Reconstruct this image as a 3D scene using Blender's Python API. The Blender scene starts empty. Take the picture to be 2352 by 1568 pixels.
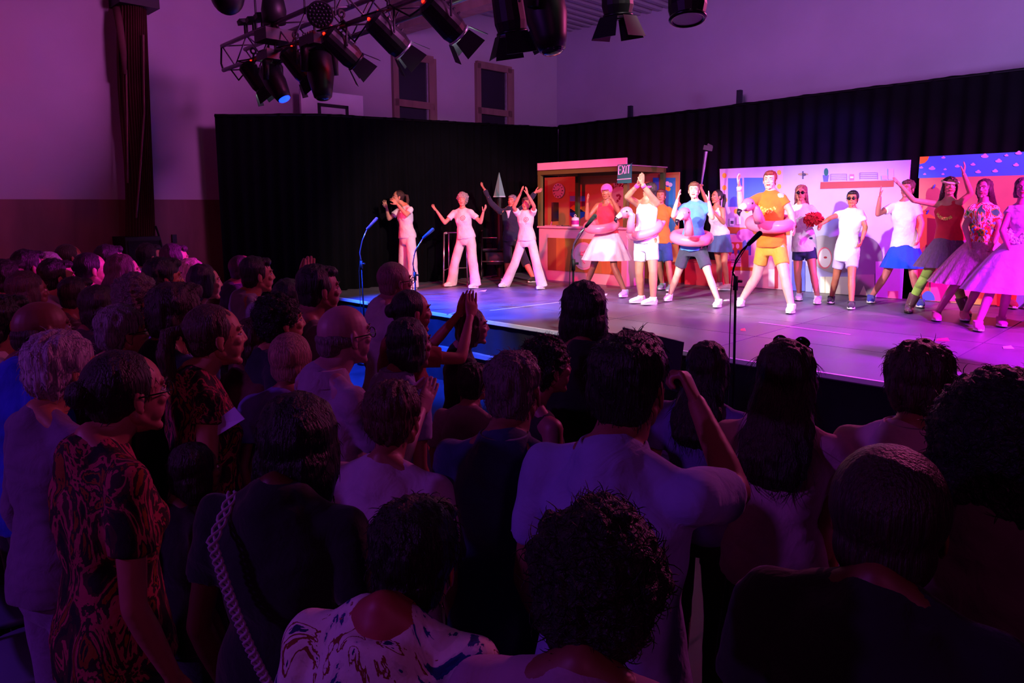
import bpy, math, random
import numpy as np
from mathutils import Vector, Matrix

SC = bpy.context.scene
COL = SC.collection
RT = math.sqrt(0.5)

# ------------------------------------------------------------------ camera
CAM = np.array([0.0, 0.0, 2.15])          # eye height of the photographer, arms raised
STG = 0.85                                 # height of the stage deck
F_PX, CX, CY = 1650.0, 1176.0, 700.0
PITCH = math.atan((CY - 475.0) / F_PX)
ROLL = math.radians(0.4)
_f = np.array([0, math.cos(PITCH), -math.sin(PITCH)])
_u0 = np.array([0, math.sin(PITCH), math.cos(PITCH)])
_r0 = np.array([1.0, 0, 0])
_r = _r0 * math.cos(ROLL) - _u0 * math.sin(ROLL)
_u = _u0 * math.cos(ROLL) + _r0 * math.sin(ROLL)
cd = bpy.data.cameras.new('camera')
cam = bpy.data.objects.new('camera', cd)
COL.objects.link(cam)
cam.matrix_world = Matrix(((_r[0], _u[0], -_f[0], CAM[0]), (_r[1], _u[1], -_f[1], CAM[1]),
                           (_r[2], _u[2], -_f[2], CAM[2]), (0, 0, 0, 1)))
cd.sensor_width = 36.0
cd.lens = F_PX / 2352 * 36.0
cd.shift_y = -(784.0 - CY) / 2352
cd.clip_end = 100
SC.camera = cam

# ------------------------------------------------------------------ exposure, world
SC.view_settings.view_transform = 'Standard'
SC.view_settings.look = 'None'
SC.view_settings.exposure = 0.0
SC.view_settings.gamma = 1.0
SC.view_settings.use_curve_mapping = False
w = bpy.data.worlds.new('hall_ambience')
SC.world = w
w.use_nodes = True
w.node_tree.nodes['Background'].inputs[0].default_value = (0.30, 0.09, 0.38, 1)
w.node_tree.nodes['Background'].inputs[1].default_value = 0.012


def UN(u, n, z=0.0):
    """room axes: u runs along the stage front, n runs from the audience to the back wall"""
    return np.array([(u + n) * RT, (n - u) * RT, z])


def ray(px, py):
    d = _f * F_PX + _r * (px - CX) - _u * (py - CY)
    return d / d[1]


def at_y(px, py, Y):
    return CAM + ray(px, py) * Y


def at_z(px, py, z):
    d = ray(px, py)
    return CAM + d * ((z - CAM[2]) / d[2])


def on_n(px, py, n):
    d = ray(px, py)
    return CAM + d * (n / ((d[0] + d[1]) * RT))


def on_u(px, py, u):
    d = ray(px, py)
    return CAM + d * (u / ((d[0] - d[1]) * RT))


def toU(p):
    return (p[0] - p[1]) * RT


def toN(p):
    return (p[0] + p[1]) * RT


# ------------------------------------------------------------------ stage and hall lights
def light(kind, name, loc, aim, col, power, size=0.3, angle=60, blend=0.3, size_y=None):
    ld = bpy.data.lights.new(name, kind)
    ld.color = col
    ld.energy = power
    if kind == 'SPOT':
        ld.spot_size = math.radians(angle)
        ld.spot_blend = blend
        ld.shadow_soft_size = size
    elif kind == 'AREA':
        ld.size = size
        if size_y:
            ld.shape = 'RECTANGLE'
            ld.size_y = size_y
    else:
        ld.shadow_soft_size = size
    o = bpy.data.objects.new(name, ld)
    COL.objects.link(o)
    o.location = Vector(loc)
    o.rotation_euler = (Vector(aim) - Vector(loc)).to_track_quat('-Z', 'Y').to_euler()
    return o


RED = (1.0, 0.02, 0.05)
MAG = (1.0, 0.05, 0.75)
BLU = (0.01, 0.06, 1.0)
# key lights: two leave the lit fresnel lenses, two stand out of view
light('SPOT', 'stage_key', (-0.30, 6.12, 3.48), (3.3, 9.3, 1.5), (0.95, 0.80, 0.86), 2100, 0.06, 38, 0.6)
light('SPOT', 'stage_key', (-0.86, 6.66, 3.48), (2.0, 10.2, 1.5), (1.0, 0.76, 0.74), 1300, 0.06, 38, 0.6)
light('SPOT', 'stage_key', (2.4, 5.2, 4.6), (-0.3, 11.4, 1.5), (1.0, 0.70, 0.62), 2100, 0.10, 40, 0.5)
light('SPOT', 'stage_key', (4.6, 3.6, 4.7), (3.1, 9.8, 1.6), (0.80, 0.74, 1.0), 1000, 0.12, 38, 0.7)
# red wash over the left half
light('SPOT', 'red_wash', (-2.66, 8.78, 3.3), (0.3, 11.6, 1.4), RED, 900, 0.06, 60, 0.5)
light('SPOT', 'red_wash', (3.6, 4.6, 4.8), (1.4, 11.2, 1.2), RED, 650, 0.12, 40, 0.6)
# magenta and violet wash over the right half
light('SPOT', 'magenta_wash', (7.2, 3.8, 4.6), (4.8, 8.4, 1.4), (1.0, 0.03, 0.88), 4200, 0.12, 55, 0.7)
light('SPOT', 'violet_wash', (5.4, 2.4, 4.9), (4.0, 6.0, 0.85), (0.55, 0.01, 1.0), 7500, 0.15, 46, 0.9)
light('SPOT', 'blue_wash', (5.6, 4.4, 5.0), (4.6, 11.4, 2.6), (0.02, 0.08, 1.0), 3200, 0.12, 17, 0.6)
light('SPOT', 'stage_key', (1.2, 3.4, 5.0), (0.8, 7.7, 0.85), (1.0, 0.88, 0.86), 2900, 0.12, 27, 0.8)
light('SPOT', 'red_wash', (3.2, 3.0, 5.0), (2.3, 6.7, 0.9), RED, 380, 0.08, 14, 0.8)
# blue beam on the left stage corner, from the moving head with the glowing lens
light('SPOT', 'blue_beam', (-2.72, 8.5, 3.35), (-1.5, 9.2, 1.3), BLU, 6500, 0.06, 62, 0.5)
# violet wash on the walls of the hall
light('SPOT', 'wall_wash', (1.0, 5.7, 5.1), (-6.5, 8.2, 4.0), (0.92, 0.17, 0.84), 820, 0.5, 80, 1.0)
light('SPOT', 'wall_wash', (-2.5, 1.0, 2.6), (-6.5, 6.5, 1.2), (1.0, 0.05, 0.32), 120, 0.5, 100, 1.0)
light('SPOT', 'wall_wash', (1.0, 6.5, 4.4), (2.6, 14.0, 4.9), (0.82, 0.22, 0.92), 520, 0.6, 130, 1.0)
light('SPOT', 'wall_wash', (6.5, 6.0, 3.4), (6.4, 10.4, 4.6), (0.60, 0.34, 1.0), 400, 0.4, 110, 1.0)
light('SPOT', 'truss_red', (0.4, 7.2, 4.6), (-1.7, 7.2, 4.1), RED, 90, 0.05, 50, 0.7)
# spill over the crowd
light('SPOT', 'crowd_magenta', (2.2, 7.6, 3.3), (-3.0, 5.5, 1.62), (0.85, 0.0, 0.9), 1500, 0.06, 16, 0.6)
light('SPOT', 'crowd_spill', (5.8, 7.6, 5.0), (-0.8, 2.6, 1.3), (1.0, 0.10, 0.42), 750, 0.2, 85, 1.0)
light('SPOT', 'crowd_violet', (-7.5, -1.0, 4.6), (0.2, 2.6, 1.0), (0.42, 0.07, 1.0), 500, 0.25, 70, 1.0)
light('SPOT', 'crowd_violet', (1.5, -4.5, 5.0), (0.4, 2.6, 1.2), (0.85, 0.10, 0.60), 110, 0.4, 80, 1.0)


# ------------------------------------------------------------------ materials
def lin(h):
    h = h.lstrip('#')
    v = [int(h[i:i + 2], 16) / 255 for i in (0, 2, 4)]
    return [x / 12.92 if x <= 0.04045 else ((x + 0.055) / 1.055) ** 2.4 for x in v] + [1.0]


_MC = {}


def mat(kind, col, rough=None):
    key = (kind, col, rough)
    if key in _MC:
        return _MC[key]
    m = bpy.data.materials.new(kind + '_' + col.strip('#'))
    m.use_nodes = True
    nt = m.node_tree
    N, L = nt.nodes, nt.links
    b = N['Principled BSDF']
    c = lin(col)
    b.inputs['Base Color'].default_value = c
    b.inputs['Roughness'].default_value = 0.6 if rough is None else rough
    tc = N.new('ShaderNodeTexCoord')

    def noise(scale, detail=3, vec=None, dist=0.0):
        n = N.new('ShaderNodeTexNoise')
        n.inputs['Scale'].default_value = scale
        n.inputs['Detail'].default_value = detail
        n.inputs['Distortion'].default_value = dist
        L.new(vec or tc.outputs['Object'], n.inputs['Vector'])
        return n

    def vary(n, lo, hi):
        r = N.new('ShaderNodeValToRGB')
        r.color_ramp.elements[0].position = 0.3
        r.color_ramp.elements[1].position = 0.7
        r.color_ramp.elements[0].color = [x * lo for x in c[:3]] + [1]
        r.color_ramp.elements[1].color = [min(1, x * hi) for x in c[:3]] + [1]
        L.new(n.outputs['Fac'], r.inputs['Fac'])
        L.new(r.outputs['Color'], b.inputs['Base Color'])

    def bump(n, strength, dist):
        u = N.new('ShaderNodeBump')
        u.inputs['Strength'].default_value = strength
        u.inputs['Distance'].default_value = dist
        L.new(n.outputs['Fac'], u.inputs['Height'])
        L.new(u.outputs['Normal'], b.inputs['Normal'])

    def stretch(sx, sy, sz):
        mp = N.new('ShaderNodeMapping')
        mp.inputs['Scale'].default_value = (sx, sy, sz)
        L.new(tc.outputs['Object'], mp.inputs['Vector'])
        return mp.outputs['Vector']

    if kind == 'cloth':
        b.inputs['Roughness'].default_value = 0.9
        b.inputs['Sheen Weight'].default_value = 0.15
        vary(noise(9, 3), 0.88, 1.08)
        bump(noise(11, 4, dist=0.6), 0.6, 0.02)
    elif kind == 'skin':
        b.inputs['Roughness'].default_value = 0.5
        b.inputs['Subsurface Weight'].default_value = 0.12
        b.inputs['Subsurface Radius'].default_value = (0.02, 0.008, 0.004)
        vary(noise(14, 3), 0.92, 1.06)
    elif kind == 'hair':
        b.inputs['Roughness'].default_value = 0.48
        n = noise(1.0, 4, stretch(170, 170, 14))
        vary(n, 0.45, 1.5)
        bump(n, 0.9, 0.012)
    elif kind == 'curlhair':
        b.inputs['Roughness'].default_value = 0.55
        n = noise(60, 4, dist=1.5)
        vary(n, 0.45, 1.5)
        bump(n, 1.0, 0.02)
    elif kind == 'drape':
        b.inputs['Roughness'].default_value = 0.95
        b.inputs['Specular IOR Level'].default_value = 0.08
        vary(noise(3, 3), 0.8, 1.2)
    elif kind == 'wall':
        b.inputs['Roughness'].default_value = 0.9
        vary(noise(1.2, 4), 0.94, 1.04)
        bump(noise(90, 2), 0.15, 0.004)
    elif kind == 'vinyl':
        b.inputs['Roughness'].default_value = 0.34
        n = noise(2.6, 7, dist=0.8)
        vary(n, 0.72, 1.3)
        r = N.new('ShaderNodeMapRange')
        r.inputs['To Min'].default_value = 0.28
        r.inputs['To Max'].default_value = 0.5
        L.new(n.outputs['Fac'], r.inputs['Value'])
        L.new(r.outputs['Result'], b.inputs['Roughness'])
        bump(noise(45, 3), 0.1, 0.003)
    elif kind == 'metal':
        b.inputs['Metallic'].default_value = 0.9
        b.inputs['Roughness'].default_value = 0.35 if rough is None else rough
        vary(noise(20, 2), 0.9, 1.1)
    elif kind == 'wood':
        n = noise(1.0, 5, stretch(3, 3, 0.5), dist=1.2)
        vary(n, 0.75, 1.2)
        b.inputs['Roughness'].default_value = 0.6
    elif kind == 'glow':
        b.inputs['Emission Color'].default_value = c
        b.inputs['Emission Strength'].default_value = rough or 5
        b.inputs['Roughness'].default_value = 0.4
    elif kind == 'glass':
        b.inputs['Roughness'].default_value = 0.15
        vary(noise(1.5, 2), 0.7, 1.2)
    elif kind == 'rubber':
        b.inputs['Roughness'].default_value = 0.3
        b.inputs['Coat Weight'].default_value = 0.4
        vary(noise(6, 2), 0.95, 1.03)
    elif kind == 'floral':
        b.inputs['Roughness'].default_value = 0.9
        v = noise(1.0, 5, stretch(9, 9, 4.5), dist=2.4)
        r = N.new('ShaderNodeValToRGB')
        cr = r.color_ramp
        cr.interpolation = 'CONSTANT'
        base = c
        if col == '#d8cfd2':      # white with blue and rust leaves
            stops = [(0, '#10245e'), (0.37, '#1d3a72'), (0.43, '#c8bfc4'), (0.47, '#d8cfd2'), (0.60, '#7a3c20'), (0.63, '#d8cfd2'), (0.68, '#15294f')]
        elif col == '#ffffff':    # rainbow flowers on white
            stops = [(0, '#30b060'), (0.40, '#ffd020'), (0.44, '#ffffff'), (0.51, '#ff6010'), (0.56, '#ff1070'), (0.60, '#ffffff'), (0.66, '#40c8ff')]
        else:
            stops = [(0, '#120a10'), (0.42, '#3a0c18'), (0.48, '#a82c50'), (0.54, '#2a1216'), (0.60, '#8a3c14'), (0.66, '#1a0c12')]
        while len(cr.elements) < len(stops):
            cr.elements.new(0.5)
        for e, (p, h) in zip(cr.elements, stops):
            e.position = p
            e.color = lin(h)
        L.new(v.outputs['Fac'], r.inputs['Fac'])
        L.new(r.outputs['Color'], b.inputs['Base Color'])
        bump(noise(11, 4), 0.6, 0.02)
    elif kind == 'tulle':
        b.inputs['Roughness'].default_value = 0.9
        n = noise(1.0, 3, stretch(60, 60, 3))
        vary(n, 0.8, 1.1)
        bump(n, 0.8, 0.02)
    else:
        vary(noise(4, 3), 0.95, 1.04)
    _MC[key] = m
    return m


# ------------------------------------------------------------------ mesh plumbing
def V3(*a):
    return np.array(a, float)


def norm(v):
    v = np.asarray(v, float)
    l = np.linalg.norm(v)
    return v / l if l > 1e-9 else v


def frame(z, hint=(0, 0, 1)):
    """3x3 with columns x, y, z; y leans towards hint"""
    z = norm(z)
    y = np.asarray(hint, float) - z * np.dot(hint, z)
    if np.linalg.norm(y) < 1e-4:
        y = np.array([1.0, 0, 0]) - z * z[0]
    y = norm(y)
    x = np.cross(y, z)
    return np.stack([x, y, z], 1)


class MB:
    """collects polygons for ONE mesh"""

    def __init__(self):
        self.V, self.F, self.M, self.n = [], [], [], 0

    def add(self, V, F, m=0):
        V = np.asarray(V, float)
        F = F.tolist() if isinstance(F, np.ndarray) else F
        k = self.n
        self.V.append(V)
        self.F += [[i + k for i in f] for f in F]
        if isinstance(m, (list, np.ndarray)):
            self.M += list(m)
        else:
            self.M += [m] * len(F)
        self.n += len(V)
        return self

    def box(self, c, size, R=None, m=0):
        s = np.array(size, float) / 2
        P = np.array([[x, y, z] for x in (-1, 1) for y in (-1, 1) for z in (-1, 1)]) * s
        if R is not None:
            P = P @ np.asarray(R).T
        return self.add(P + np.asarray(c), [[0, 1, 3, 2], [4, 6, 7, 5], [0, 4, 5, 1], [2, 3, 7, 6], [0, 2, 6, 4], [1, 5, 7, 3]], m)

    def cyl(self, a, b, r0, r1=None, n=12, m=0, caps=True):
        r1 = r0 if r1 is None else r1
        a, b = np.asarray(a, float), np.asarray(b, float)
        R = frame(b - a)
        t = np.arange(n) / n * 2 * math.pi
        c = np.stack([np.cos(t), np.sin(t), 0 * t], 1) @ R.T
        F = [[i, (i + 1) % n, n + (i + 1) % n, n + i] for i in range(n)]
        if caps:
            F += [list(range(n))[::-1], list(range(n, 2 * n))]
        return self.add(np.vstack([a + c * r0, b + c * r1]), F, m)

    def tube(self, pts, r, n=8, m=0):
        pts = [np.asarray(p, float) for p in pts]
        rr = r if isinstance(r, (list, tuple)) else [r] * len(pts)
        V = []
        hint = np.array([0.13, 0.2, 1.0])
        for i, p in enumerate(pts):
            d = pts[min(i + 1, len(pts) - 1)] - pts[max(i - 1, 0)]
            R = frame(d, hint)
            hint = R[:, 1]
            t = np.arange(n) / n * 2 * math.pi
            V.append(p + (np.stack([np.cos(t), np.sin(t), 0 * t], 1) @ R.T) * rr[i])
        F = []
        for k in range(len(pts) - 1):
            F += [[k * n + i, k * n + (i + 1) % n, (k + 1) * n + (i + 1) % n, (k + 1) * n + i] for i in range(n)]
        F += [list(range(n))[::-1], list(range((len(pts) - 1) * n, len(pts) * n))]
        return self.add(np.vstack(V), F, m)

    def ell(self, c, r, R=None, seg=14, rings=9, m=0):
        V, F = [[0, 0, 1]], []
        for i in range(1, rings):
            a = math.pi * i / rings
            for j in range(seg):
                b = 2 * math.pi * j / seg
                V.append([math.sin(a) * math.cos(b), math.sin(a) * math.sin(b), math.cos(a)])
        V.append([0, 0, -1])
        for j in range(seg):
            F.append([0, 1 + j, 1 + (j + 1) % seg])
            F.append([len(V) - 1, 1 + (rings - 2) * seg + (j + 1) % seg, 1 + (rings - 2) * seg + j])
        for i in range(rings - 2):
            for j in range(seg):
                a, b = 1 + i * seg + j, 1 + i * seg + (j + 1) % seg
                F.append([a, a + seg, b + seg, b])
        P = np.array(V) * np.asarray(r if hasattr(r, '__len__') else (r, r, r), float)
        if R is not None:
            P = P @ np.asarray(R).T
        return self.add(P + np.asarray(c), F, m)

    def cap(self, a, b, ra, rb):
        """tapered capsule"""
        self.cyl(a, b, ra, rb, 14)
        self.ell(a, ra, seg=12, rings=8)
        self.ell(b, rb, seg=12, rings=8)
        return self

    def loft(self, rings, n=20, caps=True, m=0, wave=None):
        """rings: (centre, vector a, vector b)"""
        V = []
        t = np.arange(n) / n * 2 * math.pi
        for k, (c, a, b) in enumerate(rings):
            w_ = wave(t, k) if wave else 1.0
            V.append(np.asarray(c) + np.outer(np.cos(t) * w_, a) + np.outer(np.sin(t) * w_, b))
        F = []
        for k in range(len(rings) - 1):
            F += [[k * n + i, k * n + (i + 1) % n, (k + 1) * n + (i + 1) % n, (k + 1) * n + i] for i in range(n)]
        if caps:
            F += [list(range(n))[::-1], list(range((len(rings) - 1) * n, len(rings) * n))]
        return self.add(np.vstack(V), F, m)

    def torus(self, c, R, r, axis=(0, 0, 1), hint=(0, 1, 0), n=32, k=10, sx=1.0, sy=1.0, m=0):
        Fm = frame(axis, hint)
        V, F = [], []
        for i in range(n):
            a = 2 * math.pi * i / n
            for j in range(k):
                b = 2 * math.pi * j / k
                q = R + r * math.cos(b)
                V.append(np.asarray(c) + Fm @ np.array([q * math.cos(a) * sx, q * math.sin(a) * sy, r * math.sin(b)]))
                F.append([i * k + j, ((i + 1) % n) * k + j, ((i + 1) % n) * k + (j + 1) % k, i * k + (j + 1) % k])
        return self.add(V, F, m)

    def prism(self, poly, c, R, th, m=0):
        """2-D outline in the frame R (x, y), thickness th along z"""
        P = np.array([[x, y, 0] for x, y in poly]) @ np.asarray(R).T + np.asarray(c)
        z = np.asarray(R)[:, 2] * th
        n = len(poly)
        F = [list(range(n))[::-1], list(range(n, 2 * n))] + [[i, (i + 1) % n, n + (i + 1) % n, n + i] for i in range(n)]
        return self.add(np.vstack([P, P + z]), F, m)

    def build(self, name, mats, parent=None, smooth=False, loc=None):
        mats = mats if isinstance(mats, (list, tuple)) else [mats]
        V = np.vstack(self.V)
        if loc is None:
            loc = (V.min(0) + V.max(0)) / 2 if parent is None else np.zeros(3)
            if parent is None:
                loc[2] = V[:, 2].min()
        loc = np.asarray(loc, float)
        me = bpy.data.meshes.new(name)
        me.from_pydata((V - loc).tolist(), [], self.F)
        for mt in mats:
            me.materials.append(mt)
        if len(mats) > 1:
            me.polygons.foreach_set('material_index', np.array(self.M, dtype=np.int32))
        if smooth:
            me.polygons.foreach_set('use_smooth', np.ones(len(me.polygons), dtype=bool))
        me.update()
        o = bpy.data.objects.new(name, me)
        COL.objects.link(o)
        o.location = loc
        if parent is not None:
            o.parent = parent
            pl = np.array(parent.location)
            q = parent.parent
            while q is not None:
                pl = pl + np.array(q.location)
                q = q.parent
            o.location = loc - pl
        return o


def tag(o, label=None, cat=None, group=None, kind=None):
    if label:
        o['label'] = label
    if cat:
        o['category'] = cat
    if group:
        o['group'] = group
    if kind:
        o['kind'] = kind
    return o


def root(name, loc, label, cat, group=None):
    o = bpy.data.objects.new(name, None)
    o.empty_display_size = 0.1
    COL.objects.link(o)
    o.location = Vector(np.asarray(loc, float))
    return tag(o, label, cat, group)


_TMP = bpy.data.objects.new('tmp', bpy.data.meshes.new('tmp'))
COL.objects.link(_TMP)
_md = _TMP.modifiers.new('r', 'REMESH')
_md.mode = 'VOXEL'
_ms = _TMP.modifiers.new('s', 'SMOOTH')
_ms.factor = 0.5


def fuse(mb, voxel, smooth=4):
    """one continuous skin around overlapping solids"""
    me = bpy.data.meshes.new('t')
    me.from_pydata(np.vstack(mb.V).tolist(), [], mb.F)
    old = _TMP.data
    _TMP.data = me
    bpy.data.meshes.remove(old)
    _md.voxel_size = voxel
    _ms.iterations = smooth
    _TMP.update_tag()
    dg = bpy.context.evaluated_depsgraph_get()
    dg.update()
    e = _TMP.evaluated_get(dg).data
    V = np.empty(len(e.vertices) * 3)
    e.vertices.foreach_get('co', V)
    V = V.reshape(-1, 3)
    tot = np.empty(len(e.polygons), dtype=np.int32)
    e.polygons.foreach_get('loop_total', tot)
    lv = np.empty(len(e.loops), dtype=np.int32)
    e.loops.foreach_get('vertex_index', lv)
    if len(tot) and (tot == 4).all():
        F = lv.reshape(-1, 4)
    else:
        F, k = [], 0
        for t_ in tot:
            F.append(lv[k:k + t_].tolist())
            k += t_
    return V.copy(), F


def vnormals(V, F):
    F = np.asarray(F)
    a = V[F[:, 2]] - V[F[:, 0]]
    b = V[F[:, 3]] - V[F[:, 1]]
    fn = np.cross(a, b)
    N = np.zeros_like(V)
    for k in range(4):
        np.add.at(N, F[:, k], fn)
    return N / (np.linalg.norm(N, axis=1, keepdims=True) + 1e-12)


def sn(P, freq, seed):
    """cheap smooth noise -1..1"""
    rs = np.random.RandomState(seed)
    out = np.zeros(len(P))
    for i in range(6):
        k = rs.normal(size=3)
        k /= np.linalg.norm(k)
        k2 = rs.normal(size=3)
        ph = rs.rand() * 6.28
        out += np.sin(P @ k * freq * (0.7 + 0.8 * rs.rand()) + ph + 1.4 * np.sin(P @ k2 * freq * 0.45 + ph * 2))
    return out / 4.0


# ------------------------------------------------------------------ heads, hands, hair (own frames, adult size)
_LIB = {}


def head_mesh(kind):
    """face +Y, crown +Z, centre of the skull at the origin"""
    if ('head', kind) in _LIB:
        return _LIB[('head', kind)]
    m = MB()
    jw = {'m': 1.0, 'f': 0.9, 'c': 0.86}[kind]
    m.ell((0, -.012, .028), (.076, .097, .09), seg=24, rings=16)
    m.ell((0, .022, -.02), (.064, .072, .088), seg=24, rings=16)
    m.ell((0, .034, -.072), (.046 * jw, .048, .036))
    m.ell((0, .072, -.098), (.019 * jw, .016, .015))
    for s in (-1, 1):
        m.ell((s * .04, .062, -.014), (.021, .020, .018))          # cheekbone
        m.cap(V3(s * .012, .084, .034), V3(s * .044, .071, .034), .008, .008)   # brow
        m.cap(V3(s * .046, .002, -.052), V3(s * .024, .055, -.086), .021, .018)       # jaw
        R = frame((s * 1, .35, 0.05), (0, 0, 1))
        m.ell((s * .079, -.006, -.004), (.017, .033, .006), R)       # ear
        m.ell((s * .0765, -.0, -.03), (.009, .012, .006), R)
        m.ell((s * .011, .092, -.020), (.008, .009, .007))           # nostril
    m.cap(V3(0, .086, .022), V3(0, .1005, -.015), .0065, .0100)       # nose
    m.ell((0, .0835, -.050), (.021, .0105, .0045))                   # lips
    m.ell((0, .0825, -.0575), (.016, .0105, .0045))
    for s in (-1, 1):
        m.ell((s * .036, .045, -.045), (.024, .032, .032))           # cheek
    V, F = fuse(m, .004, 3)
    C = V[F].mean(1)
    lip = (np.abs(C[:, 0]) < .023) & (C[:, 2] < -.0455) & (C[:, 2] > -.0615) & (C[:, 1] > .0805)
    mi = lip.astype(int) * 1
    e = MB()
    e.add(V, F, mi)
    for s in (-1, 1):
        e.ell((s * .031, .0735, .011), (.0125, .0100, .0065), seg=14, rings=10, m=2)
        e.ell((s * .031, .0808, .011), (.0058, .0035, .0056), seg=10, rings=6, m=3)
        e.tube([(s * .018, .081, .0155), (s * .031, .0845, .0185), (s * .044, .076, .015)], .0022, 6, m=0)     # lashes
        e.tube([(s * .014, .0915, .036), (s * .03, .0885, .041), (s * .049, .072, .036)], [.003, .0035, .002], 6, m=4)  # eyebrow
    out = (np.vstack(e.V), e.F, np.array(e.M))
    _LIB[('head', kind)] = out
    return out


def hand_mesh(pose):
    """wrist at the origin, fingers +Z, palm faces +Y, thumb on +X"""
    if ('hand', pose) in _LIB:
        return _LIB[('hand', pose)]
    m = MB()
    m.loft([((0, 0, -.02), (.024, 0, 0), (0, .018, 0)), ((0, 0, .01), (.027, 0, 0), (0, .017, 0)), ((.001, 0, .04), (.036, 0, 0), (0, .014, 0)),
            ((.001, 0, .075), (.041, 0, 0), (0, .013, 0)), ((0, .001, .094), (.039, 0, 0), (0, .010, 0))], 16)
    curl = {'flat': .06, 'open': .22, 'relax': .55, 'grip': 1.35}[pose]
    spread = {'flat': .02, 'open': .11, 'relax': .05, 'grip': .0}[pose]
    for i, (x, L) in enumerate(((.030, .074), (.010, .083), (-.010, .078), (-.029, .062))):
        p = V3(x, 0, .088 - abs(i - 1) * .003)
        lat = (1.5 - i) * spread
        a = curl * (.6 + .12 * i)
        for j, (fr, r) in enumerate(((.45, .0092), (.31, .0084), (.24, .0074))):
            d = norm(V3(math.sin(lat), math.sin(a), math.cos(a)))
            q = p + d * L * fr
            m.cap(p, q, r, r - .0008)
            p = q
            a += curl * (.9 - .1 * j)
    th = {'flat': .45, 'open': .75, 'relax': .45, 'grip': .25}[pose]
    p = V3(.026, .004, .022)
    for j, (L, r) in enumerate(((.042, .0135), (.032, .0105), (.025, .0092))):
        d = norm(V3(math.sin(th), .25 + (.5 if pose == 'grip' else .15) * j, math.cos(th)))
        q = p + d * L
        m.cap(p, q, r, r - .001)
        p = q
        th -= .22
    out = fuse(m, .0042, 2)
    _LIB[('hand', pose)] = out
    return out


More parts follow.
